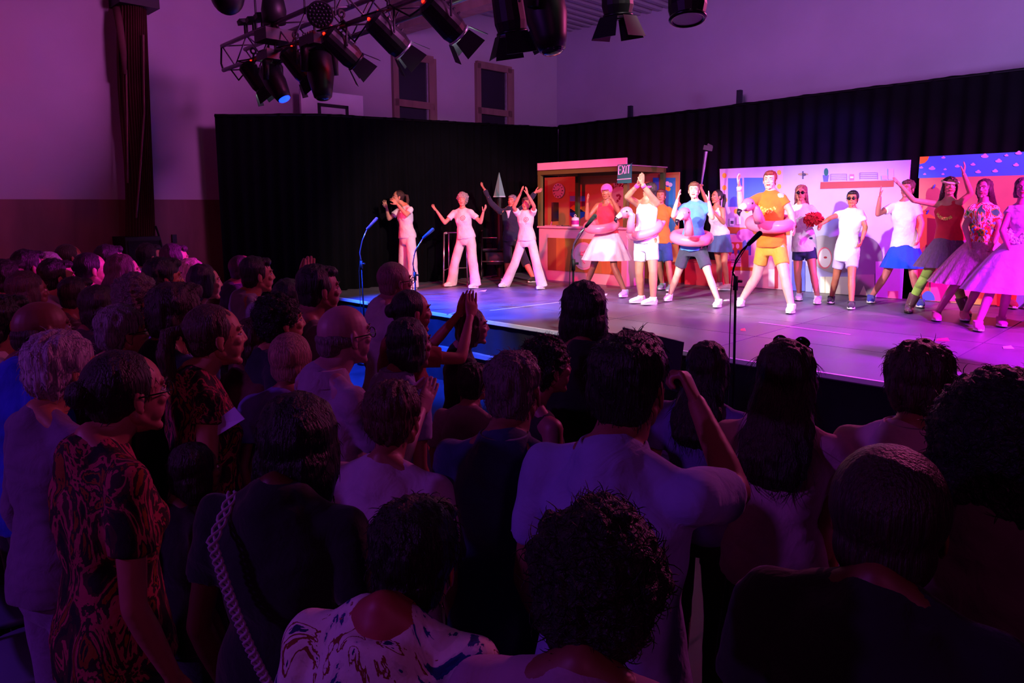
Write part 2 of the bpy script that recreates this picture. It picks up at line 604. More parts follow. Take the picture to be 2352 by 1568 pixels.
def hair_mesh(kind, seed, fine):
    key = ('hair', kind, seed % 5, fine)
    if key in _LIB:
        return _LIB[key]
    rs = np.random.RandomState(seed % 5 + 11)
    m = MB()
    amp, frq = .003, 60
    if kind != 'fringe':
        m.ell((0, -.026, .034), (.0855, .0965, .0945), seg=26, rings=18)
    if kind in ('short', 'buzz', 'fluffy', 'curly', 'thick'):
        m.ell((0, -.052, -.026), (.073, .056, .068), seg=20, rings=14)
        for s in (-1, 1):
            m.ell((s * .066, .008, .022), (.017, .022, .04))
    if kind == 'buzz':
        amp = .0012
    if kind == 'short':
        m.ell((0, .045, .092), (.062, .045, .03))
        m.ell((0, -.03, .05), (.088, .094, .088))
        amp, frq = .0045, 75
    if kind == 'thick':
        m.ell((0, -.02, .055), (.095, .10, .085))
        m.ell((0, .05, .095), (.06, .045, .035))
        m.ell((0, -.055, 0), (.085, .06, .075))
        amp, frq = .006, 55
    if kind == 'fluffy':
        m.ell((0, -.025, .05), (.10, .108, .095), seg=26, rings=18)
        m.ell((0, -.06, 0), (.09, .07, .085))
        amp, frq = .008, 50
    if kind == 'curly':
        m.ell((0, -.025, .045), (.104, .112, .10), seg=26, rings=18)
        m.ell((0, -.06, -.01), (.098, .075, .09))
        for _ in range(70):
            a, b = rs.rand() * 6.28, rs.rand() * 1.9
            if math.sin(a) > 0.3 and b > .95:
                continue
            m.ell((.10 * math.cos(a) * math.sin(b), -.025 + .105 * math.sin(a) * math.sin(b), .035 + .10 * math.cos(b)), .014 + .012 * rs.rand(), seg=8, rings=6)
        amp, frq = .006, 70
    if kind in ('bob', 'longhair', 'afro'):
        for s in (-1, 1):
            m.ell((s * .07, -.012, -.02), (.024, .05, .075))
        m.ell((0, -.06, -.03), (.086, .055, .08))
        m.ell((0, -.025, .045), (.092, .098, .092))
        amp, frq = .004, 60
    if kind == 'bob':
        m.loft([((0, -.03, .0), (.09, 0, 0), (0, .07, 0)), ((0, -.035, -.06), (.098, 0, 0), (0, .07, 0)), ((0, -.035, -.115), (.09, 0, 0), (0, .062, 0))], 24)
    if kind == 'longhair':
        m.loft([((0, -.035, .02), (.09, 0, 0), (0, .07, 0)), ((0, -.080, -.08), (.100, 0, 0), (0, .068, 0)), ((0, -.11, -.125), (.104, 0, 0), (0, .062, 0)), ((0, -.14, -.17), (.110, 0, 0), (0, .052, 0)),
                ((0, -.168, -.215), (.112, 0, 0), (0, .044, 0)), ((0, -.182, -.27), (.098, 0, 0), (0, .036, 0)), ((0, -.182, -.315), (.06, 0, 0), (0, .02, 0))], 28)
        amp, frq = .006, 55
    if kind == 'afro':
        m.ell((0, -.04, .03), (.15, .15, .145), seg=26, rings=18)
        m.ell((0, -.07, -.08), (.15, .10, .16), seg=26, rings=18)
        m.ell((0, -.09, -.22), (.15, .08, .17), seg=26, rings=18)
        amp, frq = .007, 70
    if kind in ('bun', 'pony'):
        m.ell((0, -.055, -.012), (.07, .055, .06))
        if kind == 'bun':
            m.ell((0, -.125, .02), (.038, .034, .038))
        else:
            m.tube([(0, -.115, .045), (0, -.165, .03), (0, -.18, -.05), (0, -.165, -.15), (0, -.15, -.22)], [.018, .03, .032, .026, .008], 12)
        amp, frq = .0022, 80
    if kind == 'fringe':       # bald crown, ring of hair
        m.ell((0, -.034, -.004), (.0815, .082, .040), seg=26, rings=16)
        m.ell((0, -.070, -.03), (.060, .045, .045))
    if kind == 'cap':
        m.ell((0, -.01, .04), (.092, .108, .094), seg=26, rings=18)
        m.loft([((0, .07, .052), (.07, 0, 0), (0, .07, 0)), ((0, .075, .06), (.066, 0, 0), (0, .066, 0))], 24)
        amp = .0006
    V, F = fuse(m, .0045 if fine else .007, 3)
    N = vnormals(V, F)
    Q = V * np.array([1, 1, .30 if kind not in ('curly', 'afro') else 1])
    V = V + N * (sn(Q, frq * 2.6, seed % 5 + 3) * amp)[:, None]
    # cut a fringe: clear the face
    front = (V[:, 1] > .045) & (V[:, 2] < .04 + .0 * V[:, 0]) & (np.abs(V[:, 0]) < .06)
    V[front, 1] = np.minimum(V[front, 1], .045)
    m = MB().add(V, F)
    if fine and kind not in ('buzz', 'cap', 'fringe'):
        ns = {'afro': 900, 'longhair': 520, 'curly': 900}.get(kind, 420)
        idx = rs.choice(len(V), ns)
        for i in idx:
            p, n_ = V[i], N[i]
            if p[1] > .05 and p[2] < .05:
                continue
            if n_[2] > .35 and kind in ('longhair', 'bob', 'bun', 'pony'):
                continue
            L = .010 + .018 * rs.rand() if kind != 'longhair' else .04 + .05 * rs.rand()
            down = np.array([0, -.25, -1.0])
            if kind in ('curly', 'afro'):
                down = rs.normal(size=3)
                L = .015 + .02 * rs.rand()
            t = norm(down - n_ * np.dot(down, n_) + rs.normal(size=3) * .25)
            out = .12 if kind in ('longhair', 'bun', 'pony', 'bob') else .35
            pts = [p - n_ * .003, p + t * L * .35 + n_ * L * out * .5, p + t * L * .7 + n_ * L * out * .7, p + t * L + n_ * L * out * .6]
            m.tube(pts, [.0011, .0010, .0008, .0003], 3)
    out = (np.vstack(m.V), m.F)
    _LIB[key] = out
    return out


# ------------------------------------------------------------------ bodies
FEM = ('f', 'c')


def body_axes(J, s):
    pel = (J['hipR'] + J['hipL']) / 2
    top = (J['shR'] + J['shL']) / 2
    up = norm(top - pel)
    lh, ls = norm(J['hipR'] - J['hipL']), norm(J['shR'] - J['shL'])
    return pel, top, up, lh, ls


def torso_rings(J, s, spec, inf=0.0, zmax=9):
    pel, top, up, lh, ls = body_axes(J, s)
    out = []
    for t, a, b, off in spec:
        lat = norm(lh * (1 - min(max(t, 0), 1)) + ls * min(max(t, 0), 1))
        fr = norm(np.cross(up, lat))
        lat = norm(np.cross(fr, up))
        out.append((pel + (top - pel) * t + fr * off * s, lat * (a + inf) * s, fr * (b + inf) * s))
    return out


def build_person(label, J, s=1.0, sex='m', face=None, headtilt=0.0, hair=('short', '#20140f'), skin='#c98d6b', top=('tee', '#d8d8e0'),
                 bottom=('trousers', '#23242c'), shoe='#e8e8ea', hands=('relax', 'relax'), fine=False, seed=0, group=None, wide=1.0,
                 glasses=None, lip='#a0423c', base_z=0.0, bare=None, headscale=1.0, openneck=False, limb=1.0, shoescale=1.0):
    pel, topc, up, lh, ls = body_axes(J, s)
    fwd = norm(np.cross(up, ls))
    base = V3(pel[0], pel[1], base_z)
    P = root('person', base, label, 'person', group)
    vox = .010 if fine else .0125
    W = wide * {'m': 1.0, 'f': .92, 'c': .9}[sex]
    SPEC = [(-.20, .10, .085, 0), (-.10, .150, .108, -.004), (.05, .160 if sex != 'm' else .152, .115, -.008), (.25, .150, .105, 0),
            (.45, .132 if sex == 'm' else .118, .096, .004), (.68, .152, .112, .006), (.86, .165, .108, 0), (.97, .13, .085, -.006), (1.09, .07, .06, -.01)]
    SPEC = [(t, a * W, b * (W * .5 + .5), o) for t, a, b, o in SPEC]
    m = MB()
    m.loft(torso_rings(J, s, SPEC), 22)
    hc = J['head']
    nb = topc + up * .05 * s - fwd * .01 * s
    face = norm(face) if face is not None else fwd
    f2 = norm(V3(face[0], face[1], headtilt))
    neck_top = hc - V3(0, 0, 1) * .055 * s - norm(V3(face[0], face[1], 0)) * .012 * s
    nr = .060 if sex == 'm' else .050
    m.cap(nb, neck_top, nr * s * 1.08, nr * s)
    m.cap(nb, (nb + neck_top) / 2, nr * s * 1.35, nr * s * .95)
    k = (1.0 if sex == 'm' else .84) * limb
    for q in 'RL':
        sh, el, wr, hp, kn, an = (J[n_ + q] for n_ in ('sh', 'el', 'wr', 'hip', 'kn', 'an'))
        m.cap(topc * .4 + sh * .6, sh, .052 * s * k, .053 * s * k)
        m.cap(nb + up * .045 * s - fwd * .012 * s, topc * .25 + sh * .75 + up * .008 * s, .044 * s * k, .036 * s * k)
        m.cap(sh, el, .052 * s * k, .038 * s * k)
        mid = el + (wr - el) * .3
        m.cap(el, mid, .038 * s * k, .040 * s * k)
        m.cap(mid, wr, .040 * s * k, .026 * s * k)
        m.cap(hp + up * .02, kn, .086 * s * W * limb, .056 * s * k)
        cm = kn + (an - kn) * .32
        m.cap(kn, cm, .054 * s * k, .058 * s * k)
        m.cap(cm, an, .056 * s * k, .036 * s * k)
        toe = J['toe' + q]
        m.cap(an - V3(0, 0, .03 * s), toe, .032 * s, .026 * s)
    V, F = fuse(m, vox * max(s, .8), 5)
    B = MB().add(V, F, 0)
    hv, hf, hm = head_mesh(sex)
    up_h = norm(V3(0, 0, 1) - f2 * f2[2])
    R = np.stack([np.cross(f2, up_h), f2, up_h], 1)
    hs = s * headscale
    B.add((hv * hs) @ R.T + hc, hf, hm)
    for q, pose, mir in (('R', hands[0], 1), ('L', hands[1], -1)):
        hv2, hf2 = hand_mesh(pose)
        hv2 = hv2 * np.array([mir, 1, 1]) * s * (1.0 if sex == 'm' else .9)
        if mir < 0:
            hf2 = np.asarray(hf2)[:, ::-1]
        d = norm(J['tip' + q] - J['wr' + q]) if 'tip' + q in J else norm(J['wr' + q] - J['el' + q])
        palm = J.get('palm' + q)
        if palm is None:
            palm = -ls if q == 'R' else ls
        Rh = frame(d, palm)
        B.add(hv2 @ Rh.T + J['wr' + q] - d * .004, hf2, 0)
    mats = [mat('skin', skin), mat('skin', lip), mat('plain', '#f0ece6', .25), mat('plain', '#1a100c', .2), mat('hair', hair[1] if hair else '#20140f')]
    B.build('body', mats, P, True, base)
    # ---- hair
    if hair and hair[0] != 'bald':
        hk = 'curlhair' if hair[0] in ('curly', 'afro') else 'hair'
        if hair[0] == 'cap':
            hk = 'cloth'
        v, f = hair_mesh(hair[0], seed, fine)
        h = MB().add((v * hs * (hair[2] if len(hair) > 2 else 1.0)) @ R.T + hc, f)
        h.build('cap' if hair[0] == 'cap' else 'hair', mat(hk, hair[1]), P, True, base)
        if hair[0] == 'cap':
            v, f = hair_mesh('buzz', seed, False)
            MB().add((v * hs * .97) @ R.T + hc - up_h * .004, f).build('hair', mat('hair', '#2a1a14'), P, True, base)
    # ---- glasses
    if glasses:
        g = MB()
        for e in (-1, 1):
            if glasses == 'up':
                c = V3(e * .036, .048, .122)
            else:
                c = V3(e * .033, .096, .010)
            ax = R @ V3(.05 * e, 1, 0 if glasses != 'up' else .35)
            g.torus(hc + R @ c * hs, .024 * hs, .0022 * hs, ax, (0, 0, 1), 20, 6, 1.0, .8)
            if glasses in ('dark', 'up'):
                g.cyl(hc + R @ c * hs - norm(ax) * .001, hc + R @ c * hs + norm(ax) * .001, .0235 * hs, n=18)
            z = .012 if glasses != 'up' else .112
            y0 = .092 if glasses != 'up' else .03
            g.tube([hc + R @ V3(e * .058, y0, z) * hs, hc + R @ V3(e * (.084 if glasses != 'up' else .076), y0 - .035, z) * hs, hc + R @ V3(e * .088, -.01, z - (.004 if glasses != 'up' else .06)) * hs], .0024 * hs, 6)
        g.tube([hc + R @ V3(-.012, .1 if glasses != 'up' else .05, .014 if glasses != 'up' else .122) * hs, hc + R @ V3(.012, .1 if glasses != 'up' else .05, .014 if glasses != 'up' else .122) * hs], .002 * hs, 6)
        g.build('sunglasses' if glasses in ('dark', 'up') else 'glasses', mat('plain', '#0c0c10', .2), P, True, base)
    # ---- bottom
    bk, bc = bottom[0], bottom[1]
    if bk in ('trousers', 'wide', 'shorts', 'leggings'):
        c = MB()
        c.loft(torso_rings(J, s, [(-.24, .12, .10, 0), (-.12, .158, .118, -.004), (.05, .166, .124, -.008), (.22, .158, .114, 0), (.27, .150, .108, 0)], .008), 22)
        for q in 'RL':
            hp, kn, an = J['hip' + q], J['kn' + q], J['an' + q]
            d = {'trousers': (.094, .070, .060), 'wide': (.10, .088, .105), 'shorts': (.098, .086, 0), 'leggings': (.09, .06, .042)}[bk]
            c.cap(hp + up * .02, hp + (kn - hp) * .3, d[0] * s * W, d[0] * s * W * .96)
            if bk == 'shorts':
                fr_ = bottom[2] if len(bottom) > 2 else .8
                e_ = hp + (kn - hp) * fr_
                c.cyl(hp + (kn - hp) * .1, e_, d[0] * s * W, d[1] * s * 1.06, 18)
            else:
                end = an - V3(0, 0, (.035 if bk != 'leggings' else 0) * s)
                c.cyl(hp + (kn - hp) * .1, kn, d[0] * s * W, d[1] * s, 18)
                c.ell(kn, d[1] * s)
                c.cyl(kn, end, d[1] * s, d[2] * s, 18)
        v, f = fuse(c, vox, 3)
        n_ = vnormals(v, f)
        v = v + n_ * (sn(v * np.array([1, 1, .6]), 34, seed) * .005 * s)[:, None]
        MB().add(v, f).build('shorts' if bk == 'shorts' else 'leggings' if bk == 'leggings' else 'trousers', mat('cloth', bc), P, True, base)
    elif bk in ('skirt', 'tutu'):
        z0, z1, wbot = bottom[2], bottom[3], bottom[4]   # waist height above pelvis, hem height below pelvis, half width at the hem
        c = MB()
        nf = 14 if bk == 'skirt' else 22
        ampf = .035 if bk == 'skirt' else .07
        rings = []
        lat, fr2 = norm(V3(lh[0], lh[1], 0)), norm(V3(fwd[0], fwd[1], 0))
        K = 12
        for kk in range(K + 1):
            t = kk / K
            wv = (.145 * W + .012) * s * (1 - t ** .8) + wbot * t ** .8
            rings.append((pel + V3(0, 0, z0 - (z0 + z1) * t), lat * wv, fr2 * wv * .82))
        sh_ = seed * .7

        def wv2(t_, k_):
            return 1 + ampf * (k_ / K) * np.sin(nf * t_ + sh_ + 0.8 * np.sin(3 * t_))
        c.loft(rings, 112, False, 0, wv2)
        inner = [(cc, a_ * .975, b_ * .975) for cc, a_, b_ in rings][::-1]
        c.loft(inner, 112, False, 0, lambda t_, k_: 1 + ampf * ((K - k_) / K) * np.sin(nf * t_ + sh_ + 0.8 * np.sin(3 * t_)))
        c.build('skirt', mat('tulle' if bk == 'tutu' else 'cloth', bc), P, True, base)
        u_ = MB()
        u_.loft(torso_rings(J, s, [(-.22, .12, .10, 0), (-.1, .155, .114, -.004), (.05, .162, .12, -.008), (.2, .152, .11, 0)], .003), 22)
        u_.build('underwear', mat('cloth', bc), P, True, base)
    if bare == 'leggings':
        c = MB()
        for q in 'RL':
            hp, kn, an = J['hip' + q], J['kn' + q], J['an' + q]
            c.cap(hp + (kn - hp) * .2, kn, .082 * s, .060 * s)
            c.cap(kn, kn + (an - kn) * .35, .060 * s, .062 * s)
            c.cap(kn + (an - kn) * .35, an, .062 * s, .042 * s)
            c.build('legging', mat('cloth', '#a8d85a'), P, True, base)
            c = MB()
    # ---- top
    tk, tc_ = top[0], top[1]
    hem = top[2] if len(top) > 2 else -.08
    c = MB()
    sp = [(hem, .186, .146, -.004), (max(hem + .12, .08), .182, .142, -.006), (.28, .166, .124, 0), (.48, .143 if sex == 'm' else .132, .108, .004),
          (.68, .160, .122, .008), (.86, .172, .114, 0), (.98, .140, .09, -.006)]
    if tk not in ('strap', 'tank'):
        sp.append((1.12, .080, .072, -.018))
        if openneck:
            pass
        else:
            c.cap(nb - up * .05 * s - fwd * .014 * s, nb - up * .012 * s - fwd * .012 * s, (nr * 1.35 + .020) * s, (nr * 1.3 + .014) * s)
    sp = [(t, a * (W * .6 + .4 if sex != 'm' else W), b * (W * .5 + .5), o) for t, a, b, o in sp]
    c.loft(torso_rings(J, s, sp, .010), 26)
    if sex == 'f':
        for e in (-1, 1):
            c.ell(pel + (topc - pel) * .70 + ls * e * .068 * s + fwd * .07 * s, (.062 * s, .062 * s, .058 * s))
    sl = {'tee': .58, 'shirt': .62, 'long': 9, 'jacket': 9, 'blouse': .22, 'tank': 0, 'strap': 0, 'dress': .35}.get(tk, .5)
    for q in 'RL':
        sh, el, wr = J['sh' + q], J['el' + q], J['wr' + q]
        if sl == 0:
            c.cap(topc * .55 + sh * .45 + up * .0 * s, topc * .3 + sh * .7, .058 * s, .050 * s)
            continue
        c.cap(topc * .45 + sh * .55, sh, .056 * s, .057 * s * k ** .5)
        c.cap(topc * .74 + sh * .26 + up * .060 * s - fwd * .012 * s, topc * .2 + sh * .8 + up * .016 * s, .042 * s, .040 * s * k)
        if sl < 5:
            c.cyl(sh, sh + (el - sh) * sl, .060 * s * k ** .5, .064 * s * k ** .5, 18)
        else:
            c.cyl(sh, el, .060 * s * k, .052 * s * k, 18)
            c.ell(el, .052 * s * k)
            c.cyl(el, el + (wr - el) * .95, .052 * s * k, .040 * s * k, 18)
    v, f = fuse(c, vox, 3)
    n_ = vnormals(v, f)
    w1 = sn(v * np.array([1, 1, .75]), 26, seed + 5)
    w2 = sn(v * np.array([.8, .8, 1.5]), 55, seed + 9)
    v = v + n_ * ((w1 * .0075 + w2 * .003) * s)[:, None]
    sm = mat('floral' if tk == 'floral' or (len(top) > 3 and top[3] == 'floral') else 'cloth', tc_)
    T = MB().add(v, f)
    so = T.build({'jacket': 'jacket', 'shirt': 'shirt', 'tee': 'tshirt', 'long': 'sweater', 'blouse': 'blouse', 'tank': 'tank_top', 'strap': 'top', 'dress': 'dress_top'}.get(tk, 'shirt'), sm, P, True, base)
    if tk in ('shirt', 'jacket'):
        cb = MB()
        lat = ls
        R_ = torso_rings(J, s, [(1.09, .086, .076, -.016), (1.20, .066, .066, -.010)], .004)
        n0 = 40
        rings = [R_[0], R_[1], (R_[1][0] - up * .004 * s, R_[1][1] * 1.10, R_[1][2] * 1.10), (R_[0][0] - up * .006 * s, R_[0][1] * 1.14, R_[0][2] * 1.14)]
        cb.loft(rings, n0, False)
        cb.build('collar', sm, so, True, base)
    # ---- shoes
    if shoe:
        s_keep, s = s, s * shoescale
        for q in 'RL':
            an, toe = J['an' + q], J['toe' + q]
            d = norm(V3(toe[0] - an[0], toe[1] - an[1], (toe[2] + .05 * s - an[2]) * .6))
            upv = norm(V3(0, 0, 1) - d * d[2])
            lat = np.cross(d, upv)
            o_ = an - V3(0, 0, .072 * s_keep)
            boot = shoe.startswith('boot')
            scol = shoe[4:] if boot else shoe
            sb = MB()
            sb.loft([(o_ - d * .055 * s + upv * .035 * s, lat * .022 * s, upv * .03 * s), (o_ - d * .035 * s + upv * .042 * s, lat * .036 * s, upv * .04 * s),
                     (o_ + d * .04 * s + upv * .045 * s, lat * .040 * s, upv * .043 * s), (o_ + d * .11 * s + upv * .036 * s, lat * .045 * s, upv * .034 * s),
                     (o_ + d * .165 * s + upv * .027 * s, lat * .042 * s, upv * .025 * s), (o_ + d * .20 * s + upv * .02 * s, lat * .024 * s, upv * .016 * s)], 16)
            sb.cyl(an - upv * .02 * s, an + (V3(0, 0, .035) if not boot else norm(J['kn' + q] - an) * .16) * s, .044 * s, .046 * s if not boot else .062 * s, 16)
            v, f = fuse(sb, .009 * max(s, .75), 2)
            so_ = MB().add(v, f).build('boot' if boot else 'shoe', mat('cloth' if not boot else 'rubber', scol), P, True, base)
            sl_ = MB()
            sl_.loft([(o_ - d * .058 * s, lat * .03 * s, d * .001), (o_ - d * .058 * s + upv * .012 * s, lat * .03 * s, d * .001)], 4) if False else None
            ring = []
            for zz in (.0, .02):
                ring.append((o_ + d * .072 * s + upv * zz * s, lat * .046 * s, d * .135 * s))
            sl_.loft(ring, 20)
            sl_.build('sole', mat('plain', '#f2f0ee' if not boot else '#2a1a16', .6), so_, False, base)
    return P, dict(base=base, R=R, hc=hc, hs=hs, shirt=so, fwd=fwd, lat=ls, up=up, pel=pel, top=topc)


def standing(x, y, H, yaw, arms='down', lean=0.0, head_yaw=0.0, bend=(0.02, 0.0), z0=0.0):
    """joints of a standing adult; yaw: compass heading (0 = away from the camera, 90 = to its right)"""
    s = H / (1.75 - bend[1])
    a = math.radians(yaw)
    f = V3(math.sin(a), math.cos(a), 0)
    r = V3(math.cos(a), -math.sin(a), 0)
    o = V3(x, y, z0)

    def p(rx, fy, z):
        return o + (r * rx + f * (fy + lean * max(0, z - .9)) + V3(0, 0, z)) * s
    J = {}
    for q, e in (('R', 1), ('L', -1)):
        J['hip' + q] = p(e * .09, 0, .93)
        J['kn' + q] = p(e * .10, .02, .50)
        J['an' + q] = p(e * .11, -.02, .072)
        J['toe' + q] = p(e * .13, .13, .03)
        J['sh' + q] = p(e * .178, 0, 1.43)
        if arms == 'down':
            J['el' + q], J['wr' + q] = p(e * .235, -.03, 1.13), p(e * .22, .06, .88)
        elif arms == 'clap':
            J['el' + q], J['wr' + q] = p(e * .24, .13, 1.17), p(e * .06, .36, 1.30)
            J['tip' + q] = p(e * .015, .46, 1.40)
        elif arms == 'clapup':
            J['el' + q], J['wr' + q] = p(e * .21, .26, 1.40), p(e * .07, .38, 1.60)
            J['tip' + q] = p(e * .015, .42, 1.75)
        elif arms == 'fold':
            J['el' + q], J['wr' + q] = p(e * .24, .06, 1.15), p(-e * .04, .22, 1.17)
        elif arms == 'hold':
            if q == 'R':
                J['elR'], J['wrR'] = p(.30, .22, 1.20), p(.20, .36, 1.48)
                J['tipR'] = p(.18, .40, 1.58)
            else:
                J['elL'], J['wrL'] = p(-.235, 0, 1.13), p(-.2, .1, .9)
    hy = math.radians(yaw + head_yaw)
    J['head'] = p(0, .055 + bend[0], 1.632 - bend[1])
    face = V3(math.sin(hy), math.cos(hy), 0)
    return J, s, face, r, f


# ------------------------------------------------------------------ the hall
U_WALL, N_WALL, Z_CEIL = -10.5, 11.9, 5.75
WALLC, WAINC = '#b9aebb', '#7a4a4c'
ZW = on_u(250, 458, U_WALL)[2]


def quad_box(name, u0, u1, n0, n1, z0, z1, m, parent=None, kind=None):
    b = MB()
    b.add([UN(u, n, z) for u in (u0, u1) for n in (n0, n1) for z in (z0, z1)],
          [[0, 1, 3, 2], [4, 6, 7, 5], [0, 4, 5, 1], [2, 3, 7, 6], [0, 2, 6, 4], [1, 5, 7, 3]])
    o = b.build(name, m, parent, False)
    if kind:
        o['kind'] = kind
    return o


quad_box('floor', -10.7, 9, -9, 12.1, -.1, 0, mat('vinyl', '#2a2430'), kind='structure')
wl = quad_box('wall_left', U_WALL - .2, U_WALL, -9, N_WALL + .2, 0, Z_CEIL + .6, mat('wall', WALLC), kind='structure')
quad_box('trim_1', U_WALL, U_WALL + .03, -9, N_WALL, 0, ZW, mat('wood', WAINC), kind='structure')
quad_box('wall_back', U_WALL, 9, N_WALL, N_WALL + .2, 0, Z_CEIL + .6, mat('wall', '#b4abc2'), kind='structure')
# corrugated steel ceiling, ribs running towards the back wall
b = MB()
V, F = [], []
u = U_WALL
prof = []
while u < 8.8:
    prof += [(u, Z_CEIL + .10), (u + .09, Z_CEIL + .10), (u + .12, Z_CEIL), (u + .21, Z_CEIL), (u + .24, Z_CEIL + .10)]
    u += .24
for (uu, zz) in prof:
    V += [UN(uu, -9, zz), UN(uu, N_WALL, zz), UN(uu, N_WALL, zz + .02), UN(uu, -9, zz + .02)]
for i in range(len(prof) - 1):
    a = i * 4
    F += [[a, a + 1, a + 5, a + 4], [a + 2, a + 3, a + 7, a + 6]]
b.add(V, F)
b.build('ceiling', mat('wall', '#9c92a0')).__setitem__('kind', 'structure')
# roof beam parallel to the back wall
quad_box('trim_2', U_WALL, 8.8, 7.62, 7.90, 5.12, Z_CEIL + .05, mat('wood', '#a08078'), kind='structure')
quad_box('trim_3', U_WALL, 8.8, 3.4, 3.68, 5.12, Z_CEIL + .05, mat('wood', '#a08078'), kind='structure')


# windows in the left wall
def window(name, pxa, pxb, pyt, pym, n_hint=None):
    A, B = on_u(pxa, pyt, U_WALL), on_u(pxb, pyt, U_WALL)
    n0, n1, zt = toN(A), toN(B), A[2]
    zm = on_u((pxa + pxb) / 2, pym, U_WALL)[2]
    zb = zm - 1.1
    u0 = U_WALL
    fr = MB()

    def bar(na, nb, za, zb_, d=.07):
        P = [UN(u_, n_, z_) for u_ in (u0, u0 + d) for n_ in (na, nb) for z_ in (za, zb_)]
        fr.add(P, [[0, 1, 3, 2], [4, 6, 7, 5], [0, 4, 5, 1], [2, 3, 7, 6], [0, 2, 6, 4], [1, 5, 7, 3]])
    t = .09
    bar(n0 - .02, n0 + t, zb, zt)
    bar(n1 - t * 1.2, n1 + .06, zb, zt)
    bar(n0, n1, zt - t, zt + .04)
    bar(n0, n1, zb, zb + t)
    bar(n0, n1, zm - .06, zm + .06)
    o = fr.build(name, mat('wood', '#8f6f66'))
    o['kind'] = 'structure'
    g = MB()
    g.add([UN(u_, n_, z_) for u_ in (u0 + .004, u0 + .02) for n_ in (n0 + t * .9, n1 - t) for z_ in (zb + t, zt - t * .9)],
          [[0, 1, 3, 2], [4, 6, 7, 5], [0, 4, 5, 1], [2, 3, 7, 6], [0, 2, 6, 4], [1, 5, 7, 3]])
    g.build('window_pane', mat('glass', '#1a1622'), o)
    r = MB()
    r.add([UN(u_, n_, z_) for u_ in (u0 + .021, u0 + .04) for n_ in (n1 - t - .05, n1 - t - .025) for z_ in (zb + t, zt - t)],
          [[0, 1, 3, 2], [4, 6, 7, 5], [0, 4, 5, 1], [2, 3, 7, 6], [0, 2, 6, 4], [1, 5, 7, 3]])
    r.build('window_edge_strip', mat('metal', '#d8d4e4', .4), o)


window('window_1', 899, 990, 120, 240)
window('window_2', 1091, 1170, 145, 258)

# basketball backboard on the left wall
A, B = on_u(690, 203, U_WALL + .3), on_u(833, 210, U_WALL + .3)
bb = root('basketball_backboard', UN(U_WALL + .25, (toN(A) + toN(B)) / 2, A[2] - 1.05), 'pale basketball backboard with a black target frame on the left wall above the black drapes', 'backboard')
quad_box('board', U_WALL + .25, U_WALL + .3, toN(A), toN(B), A[2] - 1.05, A[2], mat('plain', '#e4d8e4'), bb)
C_, D_ = on_u(729, 236, U_WALL + .3), on_u(799, 240, U_WALL + .3)
t = MB()
for (n0, n1, z0, z1) in ((toN(C_), toN(D_), C_[2] - .05, C_[2]), (toN(C_), toN(C_) + .05, C_[2] - .5, C_[2]), (toN(D_) - .05, toN(D_), C_[2] - .5, C_[2]), (toN(C_), toN(D_), C_[2] - .5, C_[2] - .45)):
    t.add([UN(u_, n_, z_) for u_ in (U_WALL + .3, U_WALL + .315) for n_ in (n0, n1) for z_ in (z0, z1)], [[0, 1, 3, 2], [4, 6, 7, 5], [0, 4, 5, 1], [2, 3, 7, 6], [0, 2, 6, 4], [1, 5, 7, 3]])
t.build('target_frame', mat('plain', '#15121a'), bb)
mm = MB()
for nn in (toN(A) + .35, toN(B) - .35):
    for zz in (A[2] - .2, A[2] - .85):
        mm.cyl(UN(U_WALL, nn, zz), UN(U_WALL + .26, nn, zz), .025)
mm.build('wall_bracket', mat('metal', '#55505a'), bb)

# gathered divider curtain on the left wall: ribbed, reddish brown
A, B = on_u(283, 100, U_WALL + .25), on_u(350, 100, U_WALL + .25)
A2, B2 = on_u(291, 543, U_WALL + .25), on_u(360, 543, U_WALL + .25)
gc = root('divider_curtain', UN(U_WALL + .2, (toN(A) + toN(B)) / 2, A2[2]), 'tall reddish brown ribbed divider curtain gathered against the left wall', 'curtain')
V, F = [], []
K = 90
top_z = 5.6
for row in range(13):
    t_ = row / 12
    z = A2[2] + (top_z - A2[2]) * t_
    n0 = toN(A2) + (toN(A) - toN(A2)) * t_ + .02 * math.sin(t_ * 9)
    n1 = toN(B2) + (toN(B) - toN(B2)) * t_
    for k in range(K + 1):
        a = k / K
        V.append(UN(U_WALL + .19 + .16 * math.sin(a * math.pi) ** .6 + .022 * math.sin(a * 2 * math.pi * 13 + .4 * math.sin(t_ * 7)), n0 + (n1 - n0) * a, z))
for row in range(12):
    for k in range(K):
        q = row * (K + 1) + k
        F.append([q, q + 1, q + K + 2, q + K + 1])
MB().add(V, F).build('ribbed_fabric', mat('drape', '#563030'), gc, True)
m = MB()
m.tube([on_u(268, 20, U_WALL + .2), on_u(275, 60, U_WALL + .3), on_u(283, 120, U_WALL + .36), on_u(287, 170, U_WALL + .40)], [.05, .045, .04, .02], 10)
m.build('loose_fold', mat('drape', '#644040'), gc, True)
m = MB()
m.tube([on_u(329, 80, U_WALL + .40), on_u(331, 260, U_WALL + .40), on_u(320, 420, U_WALL + .40), on_u(313, 500, U_WALL + .40)], .012, 6)
m.tube([on_u(293, 420, U_WALL + .40), on_u(292, 280, U_WALL + .38), on_u(290, 160, U_WALL + .38)], .01, 6)
m.build('pull_cord', mat('cloth', '#8a5050'), gc, True)
m = MB()
c1, c2 = on_u(262, 12, U_WALL + .2), on_u(352, 12, U_WALL + .2)
m.add([UN(u_, n_, z_) for u_ in (U_WALL, U_WALL + .42) for n_ in (toN(c1), toN(c2)) for z_ in (c1[2], c1[2] + .5)], [[0, 1, 3, 2], [4, 6, 7, 5], [0, 4, 5, 1], [2, 3, 7, 6], [0, 2, 6, 4], [1, 5, 7, 3]])
m.build('curtain_box', mat('plain', '#1c1218'), gc)
